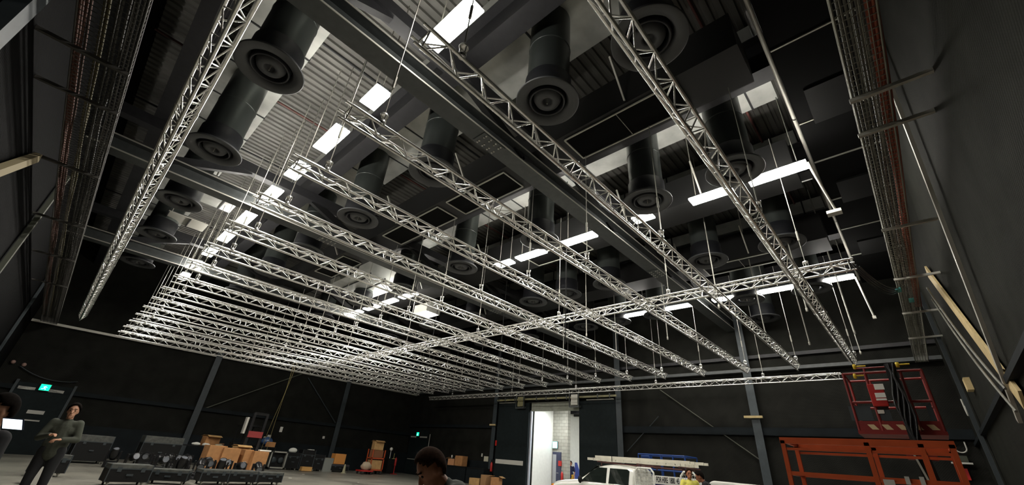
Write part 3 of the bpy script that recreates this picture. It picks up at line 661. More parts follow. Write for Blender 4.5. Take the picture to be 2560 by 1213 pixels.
p = at(2404, 1157, 0, XW - 0.1)
t = thing('hose_bracket', (XW - 0.1, p.y, p.z), 'pale shelf bracket on the dock wall above the red sign', 'bracket')
MB().mm((XW - 0.3, p.y - 0.26, p.z - 0.05), (XW - 0.05, p.y + 0.26, p.z)).build('shelf', BAND, t); MB().mm((XW - 0.28, p.y - 0.18, p.z), (XW - 0.08, p.y + 0.18, p.z + 0.2)).build('coiled_hose', CLG, t)
p = at(2411, 1186, 0, XW - 0.08)
tag(MB().box((XW - 0.06, p.y, p.z), (0.03, 0.24, 0.34)).build('red_sign', REDP), 'small red sign on the dock wall beside the orange platform', 'sign')

# ================================================================ HANGING ROPES AND BLACK CABLES
for i, (px, py, qx, qy) in enumerate(((709, 930, 668, 1122), (705, 930, 655, 1118))):
    p = Vector((9.0 + 0.16 * i, Y0 + DYT * 14 + 0.1195, ZT)); q = Vector((at(qx, qy, 1, 27.3).x, 27.3, 1.0))
    tag(MB().path([p.lerp(q, u / 6) + Vector((0.03 * math.sin(u), 0, 0)) for u in range(7)], 0.012).build('hanging_rope', ROPE), ['straw coloured rope hanging from the trusses beside the white notice', 'straw coloured rope hanging from the trusses to the foam-topped box'][i], 'rope')
for i, (x, y) in enumerate(((9.9, 7.2), (12.2, 12.2), (14.0, 15.3), (12.5, 17.6), (14.6, 21.2))):
    tag(MB().tube((x, y, ZT - 0.9), (x, y, 11.44), 0.014, 6).build('hanging_cable', BLK), '%s black cable hanging down through the trusses, counted from the camera' % ORD[i], 'cable', 'black hanging cables')
p = at(1093, 981, 0, 20.2)
t = thing('cable_bag', (20.2, p.y, p.z), 'black bag hanging in the corner where the last trusses meet', 'bag')
bevel(MB().box(p, (0.3, 0.62, 0.5)).build('bag_body', SOFF, t), 0.06, 3)
MB().tube((20.2, p.y - 0.2, p.z + 0.2), (20.3, p.y - 0.2, ZT - 0.18), 0.015).tube((20.2, p.y + 0.2, p.z + 0.2), (20.3, p.y + 0.2, ZT - 0.18), 0.015).build('strap', BLK, t)

# ================================================================ PEOPLE
def person(lab, foot, h, face, shirt, trousers, skin, hair, armL, armR, lean=0.0, sleeve='short', turn=0.0, near=False, hold=None):
    """foot: ground point, face: heading (radians, direction the chest points), arms: elbow and wrist in body units (x right, y front, z up)"""
    t = thing('person', foot, lab, 'person'); k = h / 1.75; loc = Vector(foot)
    Rz = Matrix.Rotation(face - PI / 2, 3, 'Z'); Lx = Matrix.Rotation(-lean, 3, 'X'); hipz = 0.93
    def up(v): v = Vector(v) - Vector((0, 0, hipz)); return Lx @ v + Vector((0, 0, hipz))
    def W(v): return loc + Rz @ (Vector(v) * k)
    Ht = Matrix.Rotation(turn, 3, 'Z'); hc = Vector((0, 0.035, 1.625))
    def HD(v): return W(up(hc + Ht @ Vector(v)))
    rot = Rz @ Lx @ Ht
    vox = 0.009 if near else 0.013
    def rem(o, v=vox):
        m = o.modifiers.new('skin', 'REMESH'); m.mode = 'VOXEL'; m.voxel_size = v * k; m.use_smooth_shade = True
        s = o.modifiers.new('soft', 'SMOOTH'); s.factor = 0.5; s.iterations = 3; return o
    def limb(m, pts, rs, U=True):
        P = [W(up(p)) if U else W(p) for p in pts]
        for a, b, r, r2 in zip(P[:-1], P[1:], rs[:-1], rs[1:]):
            m.tube(a, b, r * k, 12, r2 * k); m.sphere(b, r2 * k, 12, 8)
        m.sphere(P[0], rs[0] * k, 12, 8)
    legs = {s: [(s * 0.095, 0, 0.92), (s * 0.11, 0.03, 0.50), (s * 0.115, -0.02, 0.09)] for s in (-1, 1)}
    arms = {-1: [(-0.18, 0, 1.41)] + [tuple(v) for v in armL], 1: [(0.18, 0, 1.41)] + [tuple(v) for v in armR]}
    b = MB()
    b.sphere(HD((0, 0, 0.02)), 0.1 * k, 20, 14, (0.78, 0.98, 1.12), rot)          # skull
    b.sphere(HD((0, 0.03, -0.06)), 0.07 * k, 16, 10, (0.85, 0.92, 0.95), rot)      # jaw
    b.sphere(HD((0, 0.075, -0.105)), 0.028 * k, 10, 8, (1, 0.8, 0.8), rot)         # chin
    b.tube(HD((0, 0.088, 0.02)), HD((0, 0.118, -0.028)), 0.010 * k, 8, 0.017 * k); b.sphere(HD((0, 0.112, -0.03)), 0.017 * k, 10, 8)   # nose
    b.tube(HD((-0.024, 0.095, -0.068)), HD((0.024, 0.095, -0.068)), 0.011 * k, 8)  # lips
    b.tube(HD((-0.045, 0.086, 0.038)), HD((0.045, 0.086, 0.038)), 0.012 * k, 8)    # brow
    for s in (-1, 1): b.sphere(HD((s * 0.078, -0.005, -0.01)), 0.03 * k, 10, 8, (0.35, 0.7, 1.1), rot)
    limb(b, [(0, 0.0, 1.42), (0, 0.02, 1.56)], [0.06, 0.052])
    limb(b, [(0, 0, 0.97), (0, 0.01, 1.15), (0, 0, 1.36)], [0.125, 0.115, 0.12])
    limb(b, [(-0.13, 0, 1.38), (0.13, 0, 1.38)], [0.075, 0.075])
    for s in (-1, 1):
        limb(b, arms[s], [0.055, 0.042, 0.027]); limb(b, legs[s], [0.088, 0.058, 0.04], False)
        e, w = Vector(arms[s][1]), Vector(arms[s][2]); dr = (w - e).normalized(); sd = dr.cross(Vector((0, 0, 1)) if abs(dr.z) < 0.9 else Vector((0, 1, 0))).normalized(); nm = sd.cross(dr)
        for i in range(4):                                                        # palm rays and fingers
            o = sd * (0.028 - 0.019 * i); L = (0.075, 0.085, 0.078, 0.06)[i]
            p0 = w + o * 0.6; p1 = w + dr * 0.085 + o; c = 0.6 + 0.12 * i
            p2 = p1 + (dr * math.cos(c * 0.6) - nm * math.sin(c * 0.6)) * L * 0.5; p3 = p2 + (dr * math.cos(c * 1.7) - nm * math.sin(c * 1.7)) * L * 0.5
            limb(b, [p0, p1, p2, p3], [0.019, 0.0125, 0.0095, 0.008])
        th = w + dr * 0.03 + sd * 0.03; limb(b, [w, th, th + dr * 0.03 + sd * 0.03 - nm * 0.01, th + dr * 0.06 + sd * 0.035 - nm * 0.03], [0.02, 0.014, 0.011, 0.009])
    rem(b.build('body', skin, t, fix=False), 0.0075 if near else 0.011)
    # hair: a cap over the skull, open at the face
    hm = MB(); n, mm = 28, 16; vs = []; fs = []
    for i in range(mm + 1):
        a = PI * i / mm
        for j in range(n):
            c = 2 * PI * j / n; v = Vector((0.088 * math.sin(a) * math.cos(c), 0.106 * math.sin(a) * math.sin(c) - 0.008, 0.122 * math.cos(a) + 0.028)); vs.append(v)
    for i in range(mm):
        for j in range(n):
            q = [i * n + j, (i + 1) * n + j, (i + 1) * n + (j + 1) % n, i * n + (j + 1) % n]; c = sum((vs[z] for z in q), Vector()) / 4
            if c.z > 0.115 or (c.z > 0.055 and c.y < 0.05 * (c.z / 0.1)) or (c.z > -0.005 and c.y < -0.02) or (c.z > -0.075 and c.y < -0.058): fs.append(q)
    hm.add([HD(v) for v in vs], fs, True); o = hm.build('hair', hair, t); so = o.modifiers.new('thick', 'SOLIDIFY'); so.thickness = 0.022 * k; so.offset = 0.6
    for s in (-1, 1):
        MB().sphere(HD((s * 0.033, 0.0865, 0.012)), 0.0105 * k, 10, 8).build('eye', EYE, t)
        MB().tube(HD((s * 0.016, 0.103, 0.042)), HD((s * 0.052, 0.087, 0.044)), 0.006 * k, 6).build('eyebrow', hair, t)
    sh = MB(); limb(sh, [(0, 0, 0.90), (0, 0.012, 1.12), (0, 0, 1.34)], [0.15, 0.142, 0.14]); limb(sh, [(-0.155, 0, 1.385), (0.155, 0, 1.385)], [0.085, 0.085]); limb(sh, [(0, 0, 1.38), (0, 0.005, 1.46)], [0.09, 0.068])
    limb(sh, [(-0.07, 0, 1.05), (0.07, 0, 1.05)], [0.12, 0.12]); limb(sh, [(-0.08, 0, 1.28), (0.08, 0, 1.28)], [0.12, 0.12])
    for s in (-1, 1):
        a = [Vector(v) for v in arms[s]]
        if sleeve == 'long': limb(sh, [a[0], a[1], a[1].lerp(a[2], 0.9)], [0.078, 0.06, 0.045])
        else: limb(sh, [a[0], a[0].lerp(a[1], 0.72)], [0.078, 0.068])
    rem(sh.build('jacket' if sleeve == 'long' else 'shirt', shirt, t, fix=False))
    tr = MB(); limb(tr, [(-0.07, 0, 0.95), (0.07, 0, 0.95)], [0.125, 0.125], False)
    for s in (-1, 1): limb(tr, [legs[s][0], legs[s][1], (s * 0.115, -0.01, 0.11)], [0.112, 0.078, 0.062], False)
    rem(tr.build('trousers', trousers, t, fix=False))
    for s in (-1, 1):
        m = MB(); limb(m, [(s * 0.115, -0.06, 0.045), (s * 0.12, 0.06, 0.045), (s * 0.125, 0.16, 0.038)], [0.044, 0.045, 0.038], False); rem(m.build('shoe', BLK, t, fix=False))
    return t, W, up
DN_L = [(-0.25, -0.03, 1.14), (-0.26, 0.10, 0.90)]; DN_R = [(0.25, -0.03, 1.14), (0.26, 0.10, 0.90)]
def ground(v): return (v.x, v.y, 0.0)
VIEW = math.atan2(RW.col[2].y * -1, RW.col[2].x * -1)      # heading of the camera axis
def hd(px): r = ray(px, 1100); return math.atan2(r.y, r.x)
# man with the lit phone at the left edge, in profile
hp = deep(6, 1030, 3.4)
fL = hd(13) + PI / 2 + 0.45
man, Wm, upm = person('man in black t-shirt holding up a lit phone', (hp.x, hp.y, 0), hp.z / 0.93, fL, CLB, CLB, SKIN1, HAIR,
    [(-0.27, 0.02, 1.15), (-0.20, 0.20, 1.30)], [(0.26, 0.0, 1.14), (0.20, 0.22, 0.98)], near=True)
ph = deep(33, 1060, 3.16)
t = thing('mobile_phone', ph, 'mobile phone with glowing white screen held by the t-shirt man', 'phone')
R2 = Matrix((RW.col[0], RW.col[1], RW.col[2])).transposed() @ Matrix.Rotation(-0.08, 3, 'Z')
bevel(MB().box(ph, (0.165, 0.088, 0.009), R2).build('case', mat('dark_blue_case', (0.01, 0.02, 0.06), 0.4), t), 0.006)
MB().box(ph + R2 @ Vector((0, 0, 0.0055)), (0.15, 0.076, 0.002), R2).build('screen', mat('lit_screen', (0.80, 0.93, 1.0), 0.3, emit=2.2), t)
# standing man in a dark jacket
hp = deep(184, 1029, 8.3)
person('man in dark green jacket standing with hands together', (hp.x, hp.y, 0), hp.z / 0.93, hd(186) + PI - 0.15, CLG, CLB, SKIN1, HAIR,
    [(-0.27, 0.06, 1.14), (-0.07, 0.26, 1.13)], [(0.27, 0.06, 1.14), (0.09, 0.27, 1.20)], sleeve='long', turn=0.1)
# walker close to the camera, stooping
hp = deep(1077, 1165, 2.95)
fw = hd(1077) + PI / 2 + 0.35
ln = 0.72
off = Vector((math.cos(fw), math.sin(fw), 0)) * (math.sin(ln) * 0.70 * 0.97 + 0.02)
person('curly haired man in grey top stooping close to the camera', (hp.x - off.x, hp.y - off.y, 0), 1.66, fw, CLGR, CLB, SKIN2, HAIRB,
    [(-0.26, 0.10, 1.16), (-0.22, 0.30, 1.05)], [(0.26, 0.05, 1.15), (0.22, 0.25, 1.0)], lean=ln, near=True, sleeve='long')
# two workers behind the vehicle tray
hp = deep(1722, 1186, 9.3); hp = at(1722, 1186, 0, 13.1)
person('worker in yellow hi-vis shirt beside the vehicle tray', (hp.x, hp.y, 0), hp.z / 0.93, PI + 0.5, CLY, CLN, SKIN2, HAIRB,
    DN_L, [(0.26, 0.10, 1.20), (0.16, 0.32, 1.22)], turn=0.2)
hp = at(1747, 1190, 0, 12.9)
person('worker in dark shirt leaning toward the yellow shirted worker', (hp.x, hp.y - 0.36, 0), 1.68, PI / 2 + 0.35, CLB, CLB, SKIN2, HAIR,
    [(-0.27, 0.12, 1.18), (-0.20, 0.36, 1.12)], DN_R, lean=0.45)
hp = at(1427, 1149, 0, 25.4)
person('distant person in navy top and yellow trousers in the bright doorway', (hp.x, hp.y, 0), 1.78, PI + 0.3, CLN, CLO, SKIN2, HAIR, DN_L, DN_R)

# ================================================================ WHITE UTILITY VEHICLE
def Y(px, X=14.0): return at(px, 1170, 0, X).y
UX = 14.0; UY = 10.85                                    # near side plane and nose
veh = thing('utility_vehicle', (UX + 0.9, UY - 2.6, 0), 'white twin-cab utility vehicle parked side-on before the far wall', 'vehicle')
def ring(y, wb, zb, wbelt, zbelt, wr, zr):               # cross-section of the cab/body at station y
    c = UX + 0.9; pts = []
    half = [(wb * 0.92, zb), (wb, zb + 0.12), (wbelt, zbelt - 0.12), (wbelt * 0.985, zbelt), (wr * 1.02, zr - 0.10), (wr * 0.92, zr - 0.02), (wr * 0.5, zr)]
    return [(c - a, y, z) for a, z in half] + [(c + a, y, z) for a, z in reversed(half)]
ST = [(0.0, 0.74, 0.36, 0.72, 0.78, 0.66, 0.86), (0.05, 0.80, 0.32, 0.80, 0.84, 0.72, 0.95), (0.35, 0.86, 0.30, 0.85, 0.92, 0.76, 1.03), (1.10, 0.88, 0.30, 0.87, 0.98, 0.80, 1.10),
      (1.28, 0.88, 0.30, 0.87, 1.00, 0.80, 1.13), (1.62, 0.88, 0.30, 0.87, 1.02, 0.70, 1.38), (1.95, 0.88, 0.30, 0.87, 1.03, 0.64, 1.57), (2.3, 0.88, 0.30, 0.87, 1.03, 0.63, 1.64), (2.7, 0.88, 0.30, 0.87, 1.03, 0.63, 1.665),
      (3.10, 0.88, 0.30, 0.87, 1.03, 0.63, 1.65), (3.35, 0.87, 0.30, 0.86, 1.03, 0.63, 1.60), (3.42, 0.86, 0.34, 0.84, 1.00, 0.60, 1.50)]
vs = []; fs = []; n = 14
for s in ST: vs += ring(UY - s[0], *s[1:])
for i in range(len(ST) - 1):
    for j in range(n): fs.append((i * n + j, i * n + (j + 1) % n, (i + 1) * n + (j + 1) % n, (i + 1) * n + j))
fs += [tuple(range(n)), tuple(range((len(ST) - 1) * n, len(ST) * n))]
o = MB().add(vs, fs, True).build('cab_body', CARW, veh)
o.modifiers.new('smooth', 'SUBSURF').levels = 2; o.modifiers['smooth'].render_levels = 2
def sidepanel(pts, m_, nm, dx=-0.012):                    # polygon on the near side, lying on the leaning cab flank
    for side in (-1, 1):
        P = []
        for s, z in pts:
            u = (z - 1.02) / (1.56 - 1.02); hw = (0.862 + (0.648 - 0.862) * u) + 0.004
            P.append((UX + 0.9 + side * hw, UY - s, z))
        q = [(p[0] - side * 0.05, p[1], p[2]) for p in P]; k_ = len(P)
        MB().add(P + q, [tuple(range(k_)), tuple(reversed(range(k_, 2 * k_)))] + [(i, (i + 1) % k_, k_ + (i + 1) % k_, k_ + i) for i in range(k_)]).build(nm, m_, veh)
sidepanel([(1.40, 1.06), (2.40, 1.06), (2.36, 1.52), (2.02, 1.52), (1.75, 1.38)], GLASS, 'side_window')
sidepanel([(2.50, 1.06), (3.24, 1.06), (3.22, 1.47), (3.14, 1.52), (2.48, 1.52)], GLASS, 'side_window')
MB().add([(UX + 0.9 - 0.70, UY - 1.30, 1.14), (UX + 0.9 + 0.70, UY - 1.30, 1.14), (UX + 0.9 + 0.56, UY - 1.90, 1.56), (UX + 0.9 - 0.56, UY - 1.90, 1.56)], [(0, 1, 2, 3)]).build('windscreen', GLASS, veh).modifiers.new('t', 'SOLIDIFY').thickness = 0.03
for side in (-1, 1):
    MB().sphere((UX + 0.9 + side * 0.98, UY - 1.45, 1.10), 0.12, 12, 8, (0.7, 0.6, 1.0)).tube((UX + 0.9 + side * 0.84, UY - 1.45, 1.06), (UX + 0.9 + side * 0.98, UY - 1.45, 1.08), 0.03).build('mirror', BLK, veh)
    MB().sphere((UX + 0.9 + side * 0.72, UY - 0.12, 0.80), 0.13, 12, 8, (0.7, 1.0, 0.6)).build('indicator_lamp', mat('amber_lens', (0.7, 0.25, 0.02), 0.2), veh)
    MB().mm((UX + 0.9 + side * 0.875 - 0.015, UY - 2.35, 0.90), (UX + 0.9 + side * 0.875 + 0.015, UY - 2.20, 0.94)).build('door_handle', BLK, veh)
    for yy in (0.85, 4.05):
        wl = MB().lathe((UX + 0.9 + side * 0.76, UY - yy, 0.36), [(0.2, -0.11), (0.34, -0.11), (0.36, -0.06), (0.36, 0.06), (0.34, 0.11), (0.2, 0.11)], 28, 0).build('wheel', TYRE, veh)
        MB().lathe((UX + 0.9 + side * 0.76, UY - yy, 0.36), [(0.0, -0.08), (0.2, -0.10), (0.22, 0.0), (0.2, 0.10), (0.0, 0.08)], 20, 0).build('rim', GALV, wl)
MB().mm((UX + 0.04, UY - 5.60, 0.78), (UX + 1.76, UY - 3.50, 0.88)).mm((UX + 0.04, UY - 5.35, 0.88), (UX + 0.08, UY - 3.5, 1.12)).mm((UX + 1.72, UY - 5.35, 0.88), (UX + 1.76, UY - 3.5, 1.12)).build('tray', CARW, veh)
MB().mm((UX + 0.3, UY - 5.2, 0.5), (UX + 1.5, UY - 3.3, 0.78)).build('chassis', BLK, veh)
def arch(y0, y1, x, top, nm):
    m = MB(); r = 0.028; pts = [(x, y0, 0.85), (x, y0, top - 0.12), (x, y0 - 0.10, top), (x, y1 + 0.10, top), (x, y1, top - 0.12), (x, y1, 0.85)]
    m.path(pts, r, 8); 
    for p in pts: m.sphere(p, r, 8, 6)
    f = m.build(nm, CARW, veh)
    g = MB()
    for i in range(1, 7): g.tube((x, y0 + (y1 - y0) * i / 7, 1.1), (x, y0 + (y1 - y0) * i / 7, top), 0.006, 5)
    for i in range(1, 6): g.tube((x, y0, 1.1 + (top - 1.1) * i / 6), (x, y1, 1.1 + (top - 1.1) * i / 6), 0.006, 5)
    g.build('mesh_infill', GALV, f)
for x in (UX + 0.06,): arch(UY - 3.50, UY - 4.15, x, 1.60, 'guard_frame'); arch(UY - 5.02, UY - 5.50, x, 1.58, 'rear_guard_frame')
m = MB()
for y in (UY - 2.1, UY - 3.6, UY - 5.0):
    m.bar((UX + 0.05, y, 1.70), (UX + 1.75, y, 1.70), 0.05, 0.04)
for x in (UX + 0.3, UX + 1.5): m.bar((x, UY - 2.1, 1.68), (x, UY - 5.0, 1.64), 0.03, 0.03); m.tube((x, UY - 3.6, 1.58), (x, UY - 3.6, 1.70), 0.02).tube((x, UY - 5.0, 1.56), (x, UY - 5.0, 1.70), 0.02).tube((x, UY - 2.1, 1.58), (x, UY - 2.1, 1.70), 0.02)
m.build('roof_rack', REDO, veh)
LAD = mat('cream_ladder_rail', (0.66, 0.63, 0.52), 0.5, noise=0.08)
for i, (x, y0, y1, z, lab) in enumerate(((UX + 0.25, UY - 1.55, UY - 4.95, 1.73, 'cream extension ladder on the open side of the vehicle rack'), (UX + 0.85, UY - 1.75, UY - 5.15, 1.73, 'second cream extension ladder, behind the other on the vehicle rack'))):
    t = thing('extension_ladder', (x, (y0 + y1) / 2, z), lab, 'ladder')
    for dx in (0.0, 0.38):
        MB().mm((x + dx, y1, z), (x + dx + 0.035, y0, z + 0.08)).mm((x + dx + 0.04, y1 - 0.3, z + 0.085), (x + dx + 0.07, y0 - 0.3, z + 0.16)).build('ladder_rail', LAD, t)
    m = MB(); yy = y1 + 0.15
    while yy < y0: m.tube((x, yy, z + 0.04), (x + 0.4, yy, z + 0.04), 0.016, 6); yy += 0.3
    m.build('rungs', EDGE, t)
    MB().bar((x - 0.012, y0 - 1.0, z + 0.08), (x - 0.012, y0 - 1.02, z + 0.08), 0.012, 0.17).build('strap', BLK, t)

# ================================================================ BLUE SCISSOR LIFT FOR HIRE
BX = 16.4
y0, y1 = at(1596, 1140, 0, BX).y, at(1712, 1143, 0, BX).y
zt = at(1650, 1138, 0, BX).z
bl = thing('scissor_lift', (BX, (y0 + y1) / 2, 0), 'blue scissor lift with hire sign standing behind the white vehicle', 'lift')
m = MB()
for x in (BX, BX + 1.1):
    for z in (zt, zt - 0.5): m.tube((x, y0, z), (x, y1, z), 0.028, 8)
    for i in range(5): y = y0 + (y1 - y0) * i / 4; m.tube((x, y, zt - 1.05), (x, y, zt), 0.026, 8)
for y in (y0, y1):
    for z in (zt, zt - 0.5): m.tube((BX, y, z), (BX + 1.1, y, z), 0.028, 8)
m.build('guard_rail', BLUEP, bl)
MB().mm((BX, y1, zt - 1.15), (BX + 1.1, y0, zt - 1.03)).build('platform', BLUEP, bl)
MB().mm((BX + 0.1, y1 + 0.1, 0.25), (BX + 1.0, y0 - 0.1, 0.62)).build('base', NAVY, bl)
for x in (BX + 0.1, BX + 1.0):
    for y in (y0 - 0.3, y1 + 0.3): MB().lathe((x, y, 0.2), [(0, -0.06), (0.2, -0.06), (0.2, 0.06), (0, 0.06)], 16, 0).build('wheel', TYRE, bl)
for x in (BX + 0.2, BX + 0.9):
    zz = [0.62, 0.78, zt - 1.15]
    for a, b in ((0.62, 0.9), (0.9, zt - 1.15)):
        MB().bar((x, y0 - 0.15, a), (x, y1 + 0.15, b), 0.04, 0.09, (1, 0, 0)).bar((x, y1 + 0.15, a), (x, y0 - 0.15, b), 0.04, 0.09, (1, 0, 0)).build('scissor_arm', NAVY, bl)
sx = BX - 0.02; s0, s1 = at(1632, 1196, 0, sx), at(1762, 1205, 0, sx); sh = 0.17
sg = MB().mm((sx - 0.02, s1.y, s0.z - sh), (sx, s0.y, s0.z + sh * 0.6)).build('hire_sign', mat('hire_white', (0.75, 0.74, 0.68), 0.5), bl)
sgc = (s0.z - sh + s0.z + sh * 0.6) / 2
def text_mesh(txt, size, name, m_, parent, M, width=None):
    c = bpy.data.curves.new(name, 'FONT'); c.body = txt; c.size = size; c.align_x = 'LEFT'; c.align_y = 'CENTER'; c.extrude = 0.002; c.offset = size * 0.02
    ob = bpy.data.objects.new(name, c); COL.objects.link(ob)
    dg = bpy.context.evaluated_depsgraph_get(); me = bpy.data.meshes.new_from_object(ob.evaluated_get(dg))
    bpy.data.objects.remove(ob); bpy.data.curves.remove(c)
    if width:
        xs = [v.co.x for v in me.vertices]; f = width / (max(xs) - min(xs))
        for v in me.vertices: v.co.x *= f
    off = Vector((0, 0, 0)); pr = parent
    while pr is not None: off += pr.location; pr = pr.parent
    me.transform(Matrix.Translation(-off) @ M); me.materials.clear(); me.materials.append(m_)
    o = bpy.data.objects.new(name, me); COL.objects.link(o); o.parent = parent; return o
# reads toward -X: text x axis runs along -Y, text y axis along Z
TM = Matrix(((0, 0, -1, sx - 0.024), (-1, 0, 0, at(1641, 1196, 0, sx).y), (0, 1, 0, sgc), (0, 0, 0, 1)))
text_mesh('FOR HIRE  1800  45', 0.25, 'sign_lettering', BLK, sg, TM, abs(at(1641, 1196, 0, sx).y - at(1698, 1200, 0, sx).y))
MB().mm((sx - 0.02, s1.y, s0.z - sh - 0.35), (sx, s0.y, s0.z - sh - 0.01)).build('navy_panel', NAVY, bl)
cb = at(1617, 1142, 0, BX + 0.3)
t = tag(bevel(MB().box((BX + 0.28, cb.y, zt - 0.30), (0.3, 0.36, 0.55)).build('blue_control_box', BLUEP), 0.03), 'bright blue control box on the rail of the blue scissor lift', 'control box')
pp = at(1605, 1150, 0, BX + 0.1); tag(MB().box((BX + 0.1, pp.y, zt - 0.42), (0.02, 0.2, 0.28)).build('paper_card', PAPER), 'pale card hung on the rail of the blue scissor lift', 'card')
# white van tail at the right of the vehicle
p = at(1780, 1210, 0, 16.6)
t = thing('white_van', (17.2, p.y - 1.2, 0), 'white vehicle roof corner showing behind the two workers', 'vehicle')
bevel(MB().prism([(p.y + 0.1, 0.35), (p.y + 0.1, p.z - 0.05), (p.y - 0.1, p.z + 0.10), (p.y - 1.9, p.z + 0.08), (p.y - 2.2, 0.9), (p.y - 2.3, 0.35)], 0, 16.3, 17.9).build('van_body', CARW, t), 0.08, 3)
MB().prism([(p.y - 0.25, p.z - 0.42), (p.y - 0.2, p.z - 0.06), (p.y - 1.7, p.z - 0.06), (p.y - 1.9, p.z - 0.42)], 0, 16.27, 16.3).build('side_window', GLASS, t)
for y in (p.y - 0.3, p.y - 1.8): MB().lathe((16.45, y, 0.33), [(0, -0.1), (0.33, -0.1), (0.33, 0.1), (0, 0.1)], 20, 0).lathe((17.75, y, 0.33), [(0, -0.1), (0.33, -0.1), (0.33, 0.1), (0, 0.1)], 20, 0).build('wheel_pair', TYRE, t)

# ================================================================ ORANGE SCISSOR PLATFORM (foreground right)
OX = 7.0
oz = at(2165, 1107, 0, OX).z; oy0 = at(1957, 1105, 0, OX).y; oy1 = at(2378, 1112, 0, OX).y; mz = at(2165, 1196, 0, OX).z
plat = thing('scissor_platform', (OX + 0.5, (oy0 + oy1) / 2, 0), 'orange railed scissor lift platform beside the woven wall', 'lift')
def sq(m, p, q, w=0.05): return m.bar(p, q, w, w, (0, 0, 1) if abs(Vector(q).z - Vector(p).z) < 0.2 else (1, 0, 0))
for nm, x in (('front_rail', OX), ('rear_rail', OX + 0.78)):
    m = MB(); ys = [oy0, at(2165, 1107, 0, OX).y, at(2300, 1110, 0, OX).y, oy1]
    m.bar((x, oy0 + 0.03, oz), (x, oy1 - 0.03, oz), 0.05, 0.075)
    sq(m, (x, oy0, oz - 0.10), (x, oy1, oz - 0.10), 0.03); sq(m, (x, oy0, mz), (x, oy1, mz), 0.045)
    o = m.build(nm, ORANGE, plat)
    for y in ys: sq(MB(), (x, y, 1.02), (x, y, oz), 0.05).build('post', ORANGE, o)
m = MB()
for y in (oy0, oy1):
    for z in (oz, mz): sq(m, (OX, y, z), (OX + 0.78, y, z), 0.045)
m.build('end_rail', ORANGE, plat)
MB().mm((OX - 0.03, oy1 - 0.05, 0.92), (OX + 0.81, oy0 + 0.05, 1.04)).build('deck', GIRD, plat)
MB().mm((OX + 0.02, oy1, 0.18), (OX + 0.76, oy0, 0.46)).build('base', ORANGE, plat)
for x in (OX + 0.05, OX + 0.73):
    for y in (oy0 - 0.25, oy1 + 0.25): MB().lathe((x, y, 0.16), [(0, -0.05), (0.16, -0.05), (0.16, 0.05), (0, 0.05)], 16, 0).build('wheel', TYRE, plat)
for x in (OX + 0.15, OX + 0.63):
    for a, b in ((0.46, 0.69), (0.69, 0.92)):
        MB().bar((x, oy0 - 0.1, a), (x, oy1 + 0.1, b), 0.04, 0.08, (1, 0, 0)).bar((x, oy1 + 0.1, a), (x, oy0 - 0.1, b), 0.04, 0.08, (1, 0, 0)).build('scissor_arm', GIRD, plat)
for px, py in ((2268, 1197), (2305, 1198)):
    p = at(px, py, 0, OX); MB().mm((OX - 0.04, p.y - 0.02, p.z - 0.06), (OX - 0.026, p.y + 0.02, p.z + 0.02)).build('latch', BAND, plat)
p = at(2224, 1207, 0, OX); MB().mm((OX - 0.04, p.y - 0.05, p.z - 0.03), (OX - 0.028, p.y + 0.05, p.z + 0.03)).build('label_plate', BAND, plat)

# ================================================================ RED BOOM LIFT
GX = 11.0
gy0, gy1 = at(2110, 945, 0, GX).y, at(2308, 940, 0, GX).y
gzt, gzb = at(2215, 930, 0, GX).z, at(2235, 1078, 0, GX).z
boom = thing('boom_lift', (GX + 0.5, -0.5, 0), 'red boom lift with raised basket beyond the orange platform', 'lift')
DRED = mat('dark_red_paint', (0.20, 0.014, 0.011), 0.45, noise=0.15)
bk = MB()
def rail(p, q, r=0.024): bk.tube(p, q, r, 8)
gx2 = GX + 0.85; zm = (gzt + gzb) / 2 - 0.02
gm0, gm1 = at(2160, 930, 0, GX).y, at(2250, 930, 0, GX).y
for x in (GX, gx2):
    for z in (gzt, zm): rail((x, gy0, z), (x, gy1, z))
    for y in (gy0, gm0, gm1, gy1): rail((x, y, gzb), (x, y, gzt))
for y in (gy0, gy1):
    for z in (gzt, zm): rail((GX, y, z), (gx2, y, z))
bask = bk.build('basket_rails', DRED, boom)
MB().mm((GX - 0.02, gy1 - 0.03, gzb - 0.06), (gx2, gy0 + 0.03, gzb)).build('basket_floor', DRED, boom)
kp = MB().mm((GX - 0.015, gy1, gzb), (GX, gy0, gzb + 0.17)).build('kick_plate', DRED, boom)
m = MB(); y = gy1 + 0.05
while y < gy0 - 0.1:
    m.add([(GX - 0.018, y, gzb + 0.02), (GX - 0.018, y + 0.10, gzb + 0.02), (GX - 0.018, y + 0.16, gzb + 0.11), (GX - 0.018, y + 0.06, gzb + 0.11)], [(0, 1, 2, 3)])
    y += 0.21
o = m.build('hazard_stripes', HAZARD, kp, fix=False); o.modifiers.new('t', 'SOLIDIFY').thickness = 0.003
for a, b in (((2115, 1000), (2185, 1048)), ((2312, 1010), (2340, 1045)), ((2190, 1020), (2230, 1045))):
    p, q = at(*a, 0, GX), at(*b, 0, GX); MB().mm((GX - 0.004, q.y, gzb + 0.18), (GX + 0.004, p.y, gzb + 0.45)).build('grey_infill', COLM, boom)
p, q = at(2166, 962, 0, GX - 0.06), at(2224, 1016, 0, GX - 0.06)
cp = bevel(MB().mm((GX - 0.10, q.y, q.z), (GX - 0.02, p.y, p.z)).build('control_panel', REDP, boom), 0.01)
for a, b in (((2183, 961), (2212, 974)), ((2186, 983), (2216, 994)), ((2190, 997), (2218, 1001))):
    u, v = at(*a, 0, GX - 0.1), at(*b, 0, GX - 0.1); MB().mm((GX - 0.112, v.y, v.z), (GX - 0.101, u.y, u.z)).build('panel_label', PAPER, cp)
